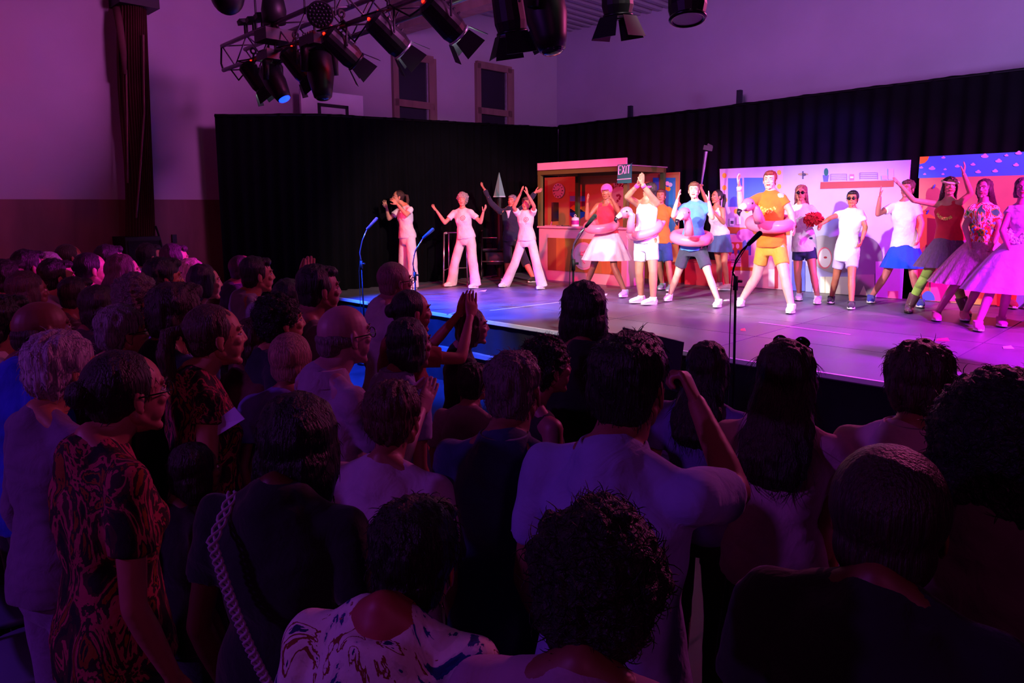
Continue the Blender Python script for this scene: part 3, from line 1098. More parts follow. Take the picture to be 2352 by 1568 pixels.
# black loudspeaker cabinet below it
A, B = on_u(287, 545, U_WALL + .55), on_u(368, 545, U_WALL + .55)
sp = root('speaker_cabinet', UN(U_WALL + .3, (toN(A) + toN(B)) / 2, 0), 'large black cabinet standing below the gathered divider curtain', 'cabinet')
quad_box('cabinet', U_WALL + .04, U_WALL + .55, toN(A), toN(B), 0, A[2], mat('plain', '#0c0a0e'), sp)
quad_box('cabinet_front', U_WALL + .55, U_WALL + .57, toN(A) + .03, toN(B) - .03, .08, A[2] - .05, mat('cloth', '#121014'), sp)
m = MB()
m.tube([on_u(358, 520, U_WALL + .3), on_u(366, 545, U_WALL + .5), on_u(372, 565, U_WALL + .62), on_u(372, 640, U_WALL + .64)], .014, 6)
tag(m.build('cable', mat('plain', '#0d0b10'), None, True), 'thick black cable looping down beside the black wall cabinet', 'cable')
P_ = on_u(397, 548, U_WALL)
m = MB()
m.add([UN(U_WALL + e, toN(P_) + n_, P_[2] + z_) for e in (.03, .07) for n_ in (-.03, .03) for z_ in (-.06, .06)], [[0, 1, 3, 2], [4, 6, 7, 5], [0, 4, 5, 1], [2, 3, 7, 6], [0, 2, 6, 4], [1, 5, 7, 3]])
tag(m.build('wall_switch', mat('plain', '#15121a')), 'small dark switch box on the wainscot right of the divider curtain', 'switch')


# ------------------------------------------------------------------ black drapes round the stage
def drape(name, label, path, tops, z0, seed, col, amp=.045, lam=.20):
    """path: list of (u, n); tops: heights along it"""
    L = [0]
    for a, b_ in zip(path[:-1], path[1:]):
        L.append(L[-1] + math.hypot(b_[0] - a[0], b_[1] - a[1]))
    tot = L[-1]
    K = int(tot / .022)
    R_ = 9
    rs = np.random.RandomState(seed)
    V, F = [], []
    ph = rs.rand() * 6
    for k in range(K + 1):
        l = tot * k / K
        i = max(j for j in range(len(L) - 1) if L[j] <= l + 1e-9)
        f_ = (l - L[i]) / (L[i + 1] - L[i])
        u_ = path[i][0] * (1 - f_) + path[i + 1][0] * f_
        n_ = path[i][1] * (1 - f_) + path[i + 1][1] * f_
        zt = tops[i] * (1 - f_) + tops[i + 1] * f_
        zt -= .012 * abs(math.sin(l * 3.1))
        du, dn = path[i + 1][0] - path[i][0], path[i + 1][1] - path[i][1]
        q = math.hypot(du, dn)
        nu, nn = dn / q, -du / q
        for r_ in range(R_):
            t_ = r_ / (R_ - 1)
            z = z0 + (zt - z0) * t_
            d = amp * (1 - .5 * t_) * (math.sin(l / lam * 6.283 + ph + 1.1 * math.sin(l * 1.7) + .5 * math.sin(t_ * 3 + l)) + .35 * math.sin(l / lam * 2.6 + seed))
            V.append(UN(u_ + nu * d, n_ + nn * d, z))
    for k in range(K):
        for r_ in range(R_ - 1):
            a = k * R_ + r_
            F.append([a, a + 1, a + R_ + 1, a + R_])
    o = root(name, UN(path[0][0], path[0][1], z0), label, 'drape')
    MB().add(V, F).build('folded_fabric', mat('drape', col), o, True)
    hb = MB()
    hb.tube([UN(u_, n_, z_ - .03) for (u_, n_), z_ in zip(path, tops)], .022, 8)
    hb.build('top_pipe', mat('metal', '#1c1a20', .6), o, True)
    return o


U_DR = -9.97
N_DR = 11.35
p = []
for px, py in ((493, 261), (730, 259), (1000, 275), (1265, 289)):
    q = on_u(px, py, U_DR)
    p.append((toN(q), q[2]))
nA = p[0][0]
drape('black_drape', 'black pleated drape closing the left end of the stage', [(U_DR, p[0][0]), (U_DR, p[1][0])] + [(U_DR, p[2][0]), (U_DR, N_DR)], [p[0][1], p[1][1], p[2][1], p[3][1]], 0.86, 3, '#07060a')
lowd = MB()
lowd.add([UN(u_, n_, z_) for u_ in (U_DR - .02, U_DR + .02) for n_ in (nA, 5.5) for z_ in (0, .9)], [[0, 1, 3, 2], [4, 6, 7, 5], [0, 4, 5, 1], [2, 3, 7, 6], [0, 2, 6, 4], [1, 5, 7, 3]])
tag(lowd.build('drape_skirt', mat('drape', '#0c0b10')), 'black cloth skirt below the left drape beside the crowd', 'drape')
p = []
for px, py in ((1265, 289), (1600, 250), (1900, 210), (2352, 155)):
    q = on_n(px, py, N_DR)
    p.append((toU(q), q[2]))
drape('black_drape', 'long black pleated drape hanging behind the painted backdrops', [(U_DR, N_DR), (p[1][0], N_DR), (p[2][0], N_DR), (p[3][0] + 1.2, N_DR)], [p[0][1], p[1][1], p[2][1], p[3][1] + .02], 0.86, 8, '#0e0c14', .035, .24)
for px, y0, y1, lab in ((1448, 243, 275, 'short dark post above the back drape over the booth'), (1699, 207, 245, 'dark post above the back drape over the painted kitchen')):
    q = on_n(px, y0, N_DR + .12)
    m = MB()
    m.box((q[0], q[1], (q[2] + .86) / 2), (.075, .075, q[2] - .86), frame((0, 0, 1), (RT, RT, 0)))
    tag(m.build('drape_post', mat('plain', '#1a1a30')), lab, 'post')

# ------------------------------------------------------------------ stage
A = at_z(1025, 722, STG)
N_FR = toN(A) + .02
U_SEAM = toU(A)
st = root('stage_platform', UN(-4.5, N_FR, 0), 'dark modular stage platform with pale panel edges under the dancers', 'stage')
PW, PD = 1.72, 1.12
us = []
u = U_SEAM
while u > U_DR + .1:
    u -= PW
us = [u + PW * k for k in range(9)]
ns = [N_FR + PD * k for k in range(6)]
em = mat('metal', '#b4b0b8', .45)
for i, u in enumerate(us):
    for j, n_ in enumerate(ns):
        u0, u1 = max(u, U_DR - .3) + .006, u + PW - .006
        n1 = min(n_ + PD, N_WALL - .05) - .006
        if u1 - u0 < .1 or n1 - n_ < .1:
            continue
        quad_box('deck_panel', u0, u1, n_ + .006, n1, STG - .05, STG, mat('vinyl', '#625f68' if (i + j) % 2 else '#5c5962'), st)
quad_box('deck_frame', U_DR - .25, us[-1] + PW, N_FR + .02, N_WALL - .1, STG - .16, STG - .05, mat('metal', '#77747c', .5), st)
quad_box('edge_trim', U_DR, us[-1] + PW, N_FR - .022, N_FR + .005, STG - .035, STG + .003, mat('plain', '#eceaf0', .35), st)
sk = MB()
K = int((us[-1] + PW - U_DR) / .03)
V, F = [], []
for k in range(K + 1):
    u = U_DR + k * .03
    for z in (0, STG - .035):
        V.append(UN(u, N_FR + .012 + .012 * math.sin(u * 22) * (1 - z), z))
for k in range(K):
    F.append([2 * k, 2 * k + 1, 2 * k + 3, 2 * k + 2])
sk.add(V, F).build('front_skirt', mat('drape', '#24222c'), st, True)
for u in us[1:]:
    m = MB()
    for n_ in (N_FR + .3, N_FR + 2.5, N_FR + 4.6):
        m.cyl(UN(u + .1, n_, 0), UN(u + .1, n_, STG - .14), .03)
    m.build('stage_leg', mat('metal', '#5a5860'), st)
tp = MB()
for (a, b_) in (((1025, 722), (1066, 714)),):
    pass
ln = MB()
for (x0, y0, x1, y1) in ((1027, 722, 1066, 713), (1125, 713, 1300, 692), (1743, 740, 1953, 768), (1283, 767, 1300, 762)):
    a, b_ = at_z(x0, y0, STG + .003), at_z(x1, y1, STG + .003)
    d = norm(b_ - a)
    s_ = V3(-d[1], d[0], 0) * .014
    ln.add([a - s_, a + s_, b_ + s_, b_ - s_], [[0, 3, 2, 1]])
ln.build('marking_tape', mat('plain', '#d8d4dc'), st)
# step in front of the stage
zs = .44
a, b_ = at_z(1012, 775, zs), at_z(1190, 809, zs)
sn_ = toN(b_)
stp = root('stage_step', UN(-6.2, sn_, 0), 'low dark step with a bright metal nosing in front of the stage', 'step')
quad_box('tread', -7.4, -5.0, sn_, N_FR - .05, zs - .05, zs, mat('vinyl', '#6a6870'), stp)
quad_box('nosing', -7.4, -5.0, sn_ - .025, sn_, zs - .04, zs + .003, mat('plain', '#eceaf0', .35), stp)
quad_box('riser', -7.38, -5.02, sn_ + .01, sn_ + .03, 0, zs - .05, mat('drape', '#24222c'), stp)
quad_box('step_side', -7.38, -7.35, sn_ + .03, N_FR - .05, 0, zs - .05, mat('drape', '#24222c'), stp)


# ------------------------------------------------------------------ painted flats
class Art:
    """a flat panel with painted shapes given where they stand on it"""

    def __init__(self, name, label, cat, n0, corners, col, th=.03):
        self.n0 = n0
        self.P = [on_n(px, py, n0) for px, py in corners]
        us_, zs_ = [toU(q) for q in self.P], [q[2] for q in self.P]
        self.P[2][2] = self.P[3][2] = STG + .004
        base = np.mean(self.P, 0)
        base[2] = STG + .004
        self.o = root(name, base, label, cat)
        self.mb = MB()
        self.mats = [mat('plain', col)]
        off = V3(RT, RT, 0) * th
        self.mb.add(self.P + [q + off for q in self.P], [[0, 1, 2, 3], [7, 6, 5, 4], [0, 4, 5, 1], [1, 5, 6, 2], [2, 6, 7, 3], [3, 7, 4, 0]], 0)
        self.layer = 0
        br = MB()
        for f_ in (.2, .8):
            q = self.P[3] * (1 - f_) + self.P[2] * f_
            tq = self.P[0] * (1 - f_) + self.P[1] * f_
            br.tube([q + V3(RT, RT, 0) * (th + .015), tq + V3(RT, RT, 0) * (th + .015) - V3(0, 0, .1)], .014, 6)
            br.tube([q + V3(RT, RT, 0) * .34 + V3(0, 0, .012), q * .45 + tq * .55 + V3(RT, RT, 0) * (th + .02)], .012, 6)
        br.build('support_brace', mat('wood', '#8a6a4a'), self.o)

    def mi(self, col, kind='plain'):
        m_ = mat(kind, col)
        if m_ not in self.mats:
            self.mats.append(m_)
        return self.mats.index(m_)

    def poly(self, pts, col, px=True, kind='plain'):
        self.layer += 1
        off = -V3(RT, RT, 0) * (.001 + .00025 * self.layer)
        Q = [(on_n(x, y, self.n0) if px else UN(x, self.n0, y)) + off for x, y in pts]
        for q_ in Q:
            q_[2] = max(q_[2], STG + .006)
        self.mb.add(Q, [list(range(len(Q)))], self.mi(col, kind))

    def rect(self, x0, y0, x1, y1, col, **k):
        self.poly([(x0, y0), (x1, y0), (x1, y1), (x0, y1)], col, **k)

    def disc(self, x, y, rx, ry, col, n=24, a0=0, a1=6.2832, **k):
        self.poly([(x + rx * math.cos(a0 + (a1 - a0) * i / n), y + ry * math.sin(a0 + (a1 - a0) * i / n)) for i in range(n + (a1 - a0 < 6.2))], col, **k)

    def line(self, x0, y0, x1, y1, w_, col):
        l = math.hypot(x1 - x0, y1 - y0)
        a, b2 = -(y1 - y0) / l * w_ / 2, (x1 - x0) / l * w_ / 2
        self.poly([(x0 + a, y0 + b2), (x1 + a, y1 + b2), (x1 - a, y1 - b2), (x0 - a, y0 - b2)], col)

    def done(self):
        return self.mb.build('painted_panel', self.mats, self.o)


NB = toN(at_z(1245, 641, STG))       # booth front
NK = 10.75                            # line of the painted flats
# kitchen / bathroom flat
K = Art('painted_backdrop', 'pale lilac backdrop painted with mirror, shelf and round washing machine behind the dancers', 'backdrop', NK,
        [(1653, 388), (2091, 367), (2070, 690), (1665, 662)], '#b4b2ec')
K.poly([(1653, 388), (1800, 381), (1790, 545), (1658, 535)], '#c7b0da')
K.rect(1672, 409, 1705, 475, '#4a78d8')
K.rect(1709, 408, 1772, 474, '#4a78d8')
for x, y in ((1664, 403), (1664, 431), (1666, 459), (1790, 396), (1790, 428), (1691, 485), (1716, 483)):
    K.disc(x, y, 5, 6, '#e8b838')
K.disc(1845, 400, 12, 3.5, '#a89468')
K.rect(1843, 393, 1846, 411, '#4a4458')
K.disc(1847, 401, 5, 3, '#4a4458')
K.poly([(1885, 418), (2054, 414), (2053, 429), (1884, 434)], '#a84040')
K.poly([(1890, 402), (1904, 402), (1902, 417), (1892, 417)], '#5a58c8')
K.disc(1898, 395, 5, 9, '#0c6a58')
for x0, x1, y in ((1908, 1945, 400), (1975, 2016, 397)):
    for i in range(4):
        K.line(x0, y + i * 4.2, x1, y + i * 4.2 - .5, 1.0, '#8c5a90')
    K.line(x0, y, x0, y + 15, 1, '#8c5a90')
    K.line(x1, y, x1, y + 15, 1, '#8c5a90')
K.rect(1952, 400, 1962, 414, '#d87088')
K.rect(1953, 405, 1961, 409, '#f0e8f0')
K.rect(2041, 387, 2053, 412, '#c8a8d8')
K.rect(2026, 403, 2040, 413, '#b898d0')
K.poly([(1658, 520), (1815, 528), (1815, 540), (1658, 535)], '#b8682c')
K.poly([(1660, 538), (1815, 543), (1812, 668), (1665, 662)], '#e8b8c8')
K.disc(1712, 540, 20, 15, '#c868c0')
K.rect(1672, 556, 1706, 590, '#c86828')
for x in (1683, 1695):
    K.disc(x, 565, 4, 6, '#f0e0d0')
K.poly([(1706, 556), (1712, 550), (1716, 556), (1721, 549), (1726, 556), (1726, 586), (1706, 586)], '#5a58b8')
K.rect(1662, 574, 1720, 614, '#c84048')
for x in (1671, 1684, 1697):
    K.poly([(x - 6, 588), (x - 3, 582), (x + 3, 582), (x + 6, 588), (x + 6, 612), (x - 6, 612)], '#eab0d8')
    K.rect(x - 2, 574, x + 3, 582, '#4848a0')
    for i in range(2):
        K.line(x - 5, 597 + 5 * i, x + 5, 597 + 5 * i, 1.4, '#3a3880')
K.rect(1722, 588, 1735, 610, '#e090c8')
K.poly([(1665, 612), (1735, 614), (1735, 622), (1668, 620)], '#c86828')
K.rect(1668, 620, 1676, 660, '#d07028')
K.rect(1766, 618, 1780, 658, '#f0f0f4')
K.rect(1780, 612, 1788, 662, '#b02848')
for x, y, r in ((1762, 503, 6), (1698, 505, 5), (1682, 508, 5)):
    K.rect(x - r, y - r * 1.5, x + r, y + r * 2, '#dce8f4')
K.rect(1679, 507, 1686, 514, '#50586a')
# cloud of foam, machine drum and tub
K.disc(1925, 585, 62, 42, '#a8a0a8')
K.disc(1890, 560, 26, 20, '#a8a0a8')
K.disc(1940, 556, 26, 20, '#a8a0a8')
K.disc(1984, 590, 44, 48, '#6c5a80')
K.disc(1895, 592, 17, 25, '#e86880')
K.disc(1896, 592, 14, 22, '#f4f0f0')
K.disc(1897, 591, 4, 2.5, '#c83848')
K.rect(1885, 635, 1960, 680, '#f0ecd0')
K.line(1896, 635, 1896, 676, 1.2, '#a8a068')
K.rect(1965, 630, 2010, 684, '#8a7a88')
K.poly([(1975, 676), (1985, 655), (1994, 678)], '#e8e8c8')
K.rect(1820, 600, 1850, 668, '#5868d8')
K.rect(1852, 610, 1866, 670, '#8898e8')
K.rect(2012, 600, 2068, 688, '#b878d8')
K.rect(2040, 668, 2064, 688, '#c85090')
K.done()
# beach / desert flat at the right
D = Art('painted_backdrop', 'bright backdrop with blue cloudy sky and terracotta ground at the right end of the stage', 'backdrop', NK + .02,
        [(2113, 360), (2420, 345), (2420, 708), (2102, 694)], '#bc8468')
D.poly([(2113, 360), (2420, 345), (2420, 400), (2109, 409)], '#3a82dc')
D.poly([(2113, 360), (2134, 359), (2131, 367), (2124, 374), (2112, 377)], '#f0a818')
for x, y, r in ((2141, 387, 8), (2116, 385, 5), (2167, 362, 5), (2171, 389, 4), (2199, 382, 6), (2124, 400, 4), (2166, 400, 4), (2262, 359, 9), (2294, 370, 8), (2235, 378, 6), (2247, 395, 7), (2286, 393, 7), (2334, 379, 7), (2340, 352, 8), (2312, 357, 5)):
    D.disc(x, y, r, r * .42, '#b8a8dc', 14)
    D.disc(x + r * .1, y - r * .3, r * .5, r * .45, '#b8a8dc', 12)
D.poly([(2104, 490), (2118, 480), (2150, 500), (2130, 560), (2103, 585)], '#d8a440')
D.poly([(2130, 500), (2172, 505), (2160, 620), (2128, 625)], '#8a2838')
D.poly([(2103, 585), (2128, 575), (2135, 690), (2102, 690)], '#b83a48')
D.rect(2138, 625, 2232, 692, '#e0189c')
D.disc(2132, 690, 16, 22, '#3a50d0', 20, math.pi, 2 * math.pi)
D.rect(2232, 615, 2290, 700, '#d8b048')
D.rect(2252, 615, 2262, 700, '#c89838')
D.rect(2290, 640, 2330, 704, '#c83a28')
D.poly([(2308, 666), (2352, 668), (2352, 706), (2300, 704)], '#8cc8d0')
D.poly([(2312, 668), (2324, 668), (2334, 706), (2322, 706)], '#e8c0d8')
for x, y in ((2146, 428), (2131, 487), (2214, 486)):
    D.poly([(x - 4, y + 4), (x + 1, y - 5), (x + 4, y - 4), (x, y + 5)], '#4a58c8')
D.done()
# orange flat behind the booth: two painted sheets
O = Art('painted_backdrop', 'orange backdrop with clock, sunset picture and round bird emblem behind the booth counter', 'backdrop', NB + 1.28,
        [(1251, 408), (1560, 395), (1556, 640), (1250, 632)], '#c48c4c')
O.rect(1251, 408, 1258, 520, '#c84a3a')
O.poly([(1251, 408), (1560, 395), (1560, 401), (1251, 414)], '#c07a38')
O.rect(1307, 440, 1348, 520, '#c85048')
O.rect(1309, 450, 1344, 462, '#7890d8')
O.rect(1309, 463, 1344, 498, '#a01830')
O.poly([(1309, 478), (1318, 470), (1326, 476), (1344, 473), (1344, 488), (1309, 488)], '#e08020')
O.poly([(1309, 478), (1320, 485), (1334, 480), (1344, 488), (1344, 492), (1309, 492)], '#181838')
O.poly([(1309, 488), (1344, 486), (1342, 497), (1332, 503), (1318, 502), (1309, 494)], '#1848a8')
O.disc(1421, 462, 26, 42, '#8c1c34')
O.disc(1421, 462, 22, 34, '#c8a890')
for i, (dx, dy) in enumerate(((0, -13), (4, -14), (7, -11), (5, -6), (1, -1), (-2, 5), (1, 11), (6, 14))):
    O.disc(1418 + dx, 462 + dy, 2.6, 3.2, '#8c1c34', 10)
O.rect(1500, 408, 1552, 520, '#2a90c8')
for x, y, c_ in ((1533, 421, '#e8e8f0'), (1540, 424, '#e8e8f0'), (1536, 434, '#e8c820'), (1519, 421, '#c8d8f0'), (1528, 432, '#e8c820')):
    O.disc(x, y, 5, 5, c_, 14)
O.rect(1514, 400, 1518, 470, '#803038')
O.rect(1497, 470, 1550, 560, '#2878a8')
O.done()


def text_obj(txt, pos, R, size, m_, name, parent, th=.004, sx=1.0):
    cu = bpy.data.curves.new('t', 'FONT')
    cu.body = txt
    cu.size = size
    cu.extrude = th
    cu.align_x = 'CENTER'
    cu.align_y = 'CENTER'
    to = bpy.data.objects.new('t', cu)
    COL.objects.link(to)
    dg = bpy.context.evaluated_depsgraph_get()
    dg.update()
    me = bpy.data.meshes.new_from_object(to.evaluated_get(dg))
    bpy.data.objects.remove(to)
    V = np.array([v.co[:] for v in me.vertices]) * np.array([sx, 1, 1])
    Fs = [list(p_.vertices) for p_ in me.polygons]
    bpy.data.meshes.remove(me)
    b_ = MB().add(V @ np.asarray(R).T + np.asarray(pos), Fs)
    return b_.build(name, m_, parent)


RN = np.stack([V3(RT, -RT, 0), V3(0, 0, 1), V3(-RT, -RT, 0)], 1)      # x along u, y up, z towards the audience
# lettering above the round emblem
for ch, x, y, rot in (('R', 1412, 425, .35), ('O', 1419, 423, .1), ('Z', 1428, 426, -.2)):
    Rr = RN @ np.array([[math.cos(rot), -math.sin(rot), 0], [math.sin(rot), math.cos(rot), 0], [0, 0, 1]])
    text_obj(ch, on_n(x, y, NB + 1.25), Rr, .12, mat('plain', '#e0c8b8'), 'lettering', O.o, .003, .8)

# wall clock on the orange flat
q = on_n(1284, 438, NB + 1.25)
ck = root('wall_clock', q, 'round white clock with dark hour marks on the orange booth backdrop', 'clock')
m = MB()
a_ = V3(-RT, -RT, 0)
m.cyl(q, q + a_ * .03, .145, n=40)
m.build('clock_face', mat('plain', '#e4dce0'), ck)
m = MB()
for i in range(12):
    t_ = i / 12 * 6.2832
    c = q + a_ * .032 + RN @ V3(.115 * math.sin(t_), .115 * math.cos(t_), 0)
    Rr = RN @ np.array([[math.cos(-t_), -math.sin(-t_), 0], [math.sin(-t_), math.cos(-t_), 0], [0, 0, 1]])
    m.box(c, (.012 if i % 3 else .02, .034, .004), Rr)
m.build('hour_marks', mat('plain', '#2a2030'), ck)
for nm, ang, L in (('hour_hand', .75, .06), ('minute_hand', 4.75, .09)):
    m = MB()
    m.tube([q + a_ * .036, q + a_ * .036 + RN @ V3(L * math.sin(ang), L * math.cos(ang), 0)], .005, 6)
    m.build(nm, mat('plain', '#2a2030'), ck)

# ------------------------------------------------------------------ booth
uL, uR = toU(on_n(1238, 520, NB)), toU(on_n(1441, 520, NB))
uM = toU(on_n(1430, 520, NB))
zc = on_n(1300, 524, NB)[2]
ct = root('booth', UN((uL + uR) / 2, NB + .2, STG), 'stage booth with pink counter, olive green posts and pink roof fascia', 'booth')
quad_box('counter_front', uL, uR, NB, NB + .03, STG, zc, mat('plain', '#d8a0a8'), ct)
quad_box('counter_top', uL - .02, uR + .02, NB - .03, NB + .5, zc, zc + .03, mat('plain', '#d8a0a8'), ct)
quad_box('counter_side', uR - .03, uR, NB + .03, NB + .5, STG, zc, mat('plain', '#d8a0a8'), ct)
quad_box('counter_side', uL, uL + .03, NB + .03, NB + .5, STG, zc, mat('plain', '#d8a0a8'), ct)
z1, z0 = on_n(1300, 547, NB)[2], on_n(1300, 622, NB)[2]
pa, pb = toU(on_n(1259, 560, NB)), toU(on_n(1428, 560, NB))
pm = MB()
cols = ['#8a4a26', '#a8662a', '#8c6a24', '#b07830', '#9c5c28', '#a8702c', '#b0602a', '#a05a28']
ms_ = [mat('wood', c_) for c_ in cols]
for i in range(8):
    a0, a1 = pa + (pb - pa) * i / 8, pa + (pb - pa) * (i + 1) / 8
    pm.add([UN(u_, n_, z_) for u_ in (a0, a1) for n_ in (NB - .012, NB) for z_ in (z0, z1)], [[0, 1, 3, 2], [4, 6, 7, 5], [0, 4, 5, 1], [2, 3, 7, 6], [0, 2, 6, 4], [1, 5, 7, 3]], i)
pm.build('wood_panel', ms_, ct)
q = on_n(1341, 588, NB - .015)
m = MB()
m.cyl(q, q + a_ * .006, .235, n=44, m=0)
m.cyl(q + a_ * .006, q + a_ * .010, .20, n=44, m=1)
for (x0, y0, x1, y1) in ((0, -.09, 0, .02), (-.06, .02, .06, .02), (-.06, .02, -.03, .08), (-.01, .06, .05, .09), (.0, -.09, .04, -.12)):
    m.tube([q + a_ * .012 + RN @ V3(x0, y0, 0), q + a_ * .012 + RN @ V3(x1, y1, 0)], .012, 6, 2)
m.build('round_emblem', [mat('plain', '#dca8b8'), mat('plain', '#c4c0c0'), mat('plain', '#d87888')], ct)
# frame and roof
fr = ct
zt = on_n(1300, 388, NB)[2]
zt2 = on_n(1300, 371, NB)[2]
olive = mat('plain', '#5c5a20')
green = mat('plain', '#3c6020')
uRp = toU(on_n(1436, 400, NB))
for (u_, n_, m_) in ((uL, NB + .04, olive), (uRp, NB + .04, olive), (uL, NB + 1.08, green), (uRp, NB + 1.08, green)):
    quad_box('post', u_ - .035, u_ + .035, n_ - .035 + .55 * 0, n_ + .035, (zc + .03) if n_ < NB + .4 and u_ > uL - 9 and n_ < NB + .1 else STG + .002, zt, m_, fr)
for (u0_, u1_, n0_, n1_) in ((uL - .035, uRp + .035, NB, NB + .07), (uL - .035, uRp + .035, NB + 1.05, NB + 1.12), (uL - .035, uL + .035, NB + .07, NB + 1.05), (uRp - .035, uRp + .035, NB + .07, NB + 1.05)):
    quad_box('rail', u0_, u1_, n0_, n1_, zt - .08, zt, olive, fr)
quad_box('fascia', uL - .01, uRp + .04, NB - .03, NB, zt, zt2, mat('plain', '#d8a8b8'), fr)
quad_box('roof_panel', uL - .03, uRp + .05, NB, NB + 1.14, zt + .002, zt + .02, mat('plain', '#8a7078'), fr)
# EXIT sign
q0, q1 = on_n(1419, 378, NB - .05), on_n(1450, 420, NB - .05)
ex = root('exit_sign', (q0 + q1) / 2, 'green hand painted sign reading EXIT hanging at the right corner of the booth', 'sign')
w_ = abs(toU(q1) - toU(q0))
cc = UN((toU(q0) + toU(q1)) / 2, NB - .05, (q0[2] + q1[2]) / 2)
m = MB()
m.box(cc, (w_, q0[2] - q1[2], .015), RN)
m.build('board', mat('plain', '#128a70'), ex)
m = MB()


def strokes(mb, segs, c, R, sc, r):
    for (x0, y0, x1, y1) in segs:
        mb.tube([c + R @ V3(x0 * sc, y0 * sc, 0), c + R @ V3(x1 * sc, y1 * sc, 0)], r, 6)


hh = (q0[2] - q1[2])
c = cc + a_ * .012 + V3(0, 0, hh * .2)
SX = w_ * .9
L_ = [(-.46, -.5, -.44, .5), (-.44, .5, -.24, .5), (-.45, 0, -.26, .03), (-.46, -.5, -.24, -.45),
      (-.18, -.45, .04, .5), (.04, -.45, -.16, .5), (.14, -.42, .16, .45), (.34, -.42, .36, .45), (.24, .46, .46, .5)]
for (x0, y0, x1, y1) in L_:
    m.tube([c + RN @ V3(x0 * SX, y0 * hh * .46, 0), c + RN @ V3(x1 * SX, y1 * hh * .46, 0)], .0085, 6)
m.tube([cc + a_ * .01 + RN @ V3(-.5 * w_, -.30 * hh, 0), cc + a_ * .01 + RN @ V3(.5 * w_, -.27 * hh, 0)], .008, 6)
m.build('lettering', mat('plain', '#f0e8e8'), ex)
for e in (-.4, .4):
    m = MB()
    m.cyl(cc + RN @ V3(e * w_, hh * .45, 0), cc + RN @ V3(e * w_, hh * .5, 0) + V3(RT, RT, 0) * .06 + V3(0, 0, .02), .005, n=6)
    m.build('hook', mat('metal', '#888888'), ex)
# monitor and tin on the counter
mo = root('computer_monitor', UN(toU(on_n(1270, 520, NB + .3)), NB + .3, zc + .03), 'thin black computer monitor turned sideways on the booth counter', 'monitor')
q = on_n(1275, 497, NB + .3)
Rm = frame((0, 0, 1), (.3, .95, 0))
m = MB()
m.box((q[0], q[1], zc + .28), (.03, .42, .34), Rm)
m.build('screen', mat('plain', '#08080c', .25), mo)
m = MB()
m.tube([(q[0] - .02, q[1], zc + .26), (q[0] - .08, q[1] - .02, zc + .04)], .014, 8)
m.box((q[0] - .06, q[1] - .02, zc + .036), (.22, .2, .012), Rm)
m.build('stand', mat('metal', '#b0a8b0'), mo)
q = on_n(1321, 523, NB + .12)
q[2] = zc + .03
tn = root('tin', q, 'white tin with a purple label and ring handle on the booth counter', 'tin')
m = MB()
m.cyl(q, q + V3(0, 0, .15), .066, n=28)
m.build('can', mat('plain', '#e4d4c4'), tn)
m = MB()
m.cyl(q + V3(0, 0, .035), q + V3(0, 0, .105), .0675, n=28)
m.build('label_band', mat('plain', '#b01880'), tn)
m = MB()
m.cyl(q + V3(0, 0, .15), q + V3(0, 0, .165), .05, .02, n=20)
m.torus(q + V3(0, 0, .185), .02, .005, (-RT, -RT, 0))
m.build('ring_lid', mat('plain', '#e4dcd4'), tn)
q = on_n(1300, 522, NB + .15)
q[2] = zc + .036
m = MB()
m.box(q, (.11, .05, .012))
m.ell(q + V3(-.07, 0, .006), .012)
tag(m.build('stapler', mat('plain', '#202028', .3)), 'small dark stapler lying left of the tin on the counter', 'stapler')
# red blocks between the booth and the kitchen flat
for (x0, x1, y0, y1, n_, lab, cl) in ((1512, 1565, 608, 658, NK - .1, 'red crate on the stage floor beside the booth', '#c01828'), (1572, 1662, 606, 662, NK - .25, 'red box left of the lilac kitchen backdrop', '#b01830')):
    a, b_ = on_n(x0, y1, n_), on_n(x1, y0, n_)
    cr = root('crate', UN((toU(a) + toU(b_)) / 2, n_, STG), lab, 'crate')
    quad_box('crate_body', toU(a), toU(b_), n_, n_ + .3, STG, b_[2], mat('plain', cl), cr)
    quad_box('crate_rim', toU(a) - .01, toU(b_) + .01, n_ - .01, n_ + .31, b_[2], b_[2] + .03, mat('plain', '#8c1020'), cr)
# pyramid, its green light put into plain colours
q = on_n(1147, 450, 9.2)
# pale green cone standing on a dark column
tt = on_n(1147, 396, 9.2)
cn = root('pyramid_ornament', (q[0], q[1], STG), 'pale green pointed cone on a dark column in front of the left drape', 'cone')
m = MB()
m.cyl(q, (q[0], q[1], tt[2]), .105, .004, n=4)
m.build('cone_shape', mat('plain', '#6fa898'), cn)
m = MB()
m.cyl(q - V3(0, 0, .02), q, .11, n=4)
m.build('base_rim', mat('plain', '#b8e8dc'), cn)
m = MB()
m.cyl((q[0], q[1], STG), q - V3(0, 0, .02), .05, n=12)
m.cyl((q[0], q[1], STG), (q[0], q[1], STG + .03), .16, n=20)
m.build('column', mat('plain', '#0c0c10'), cn)


# ------------------------------------------------------------------ walking aids
def at_s(px, py, Y):
    return at_y(px, py, Y)


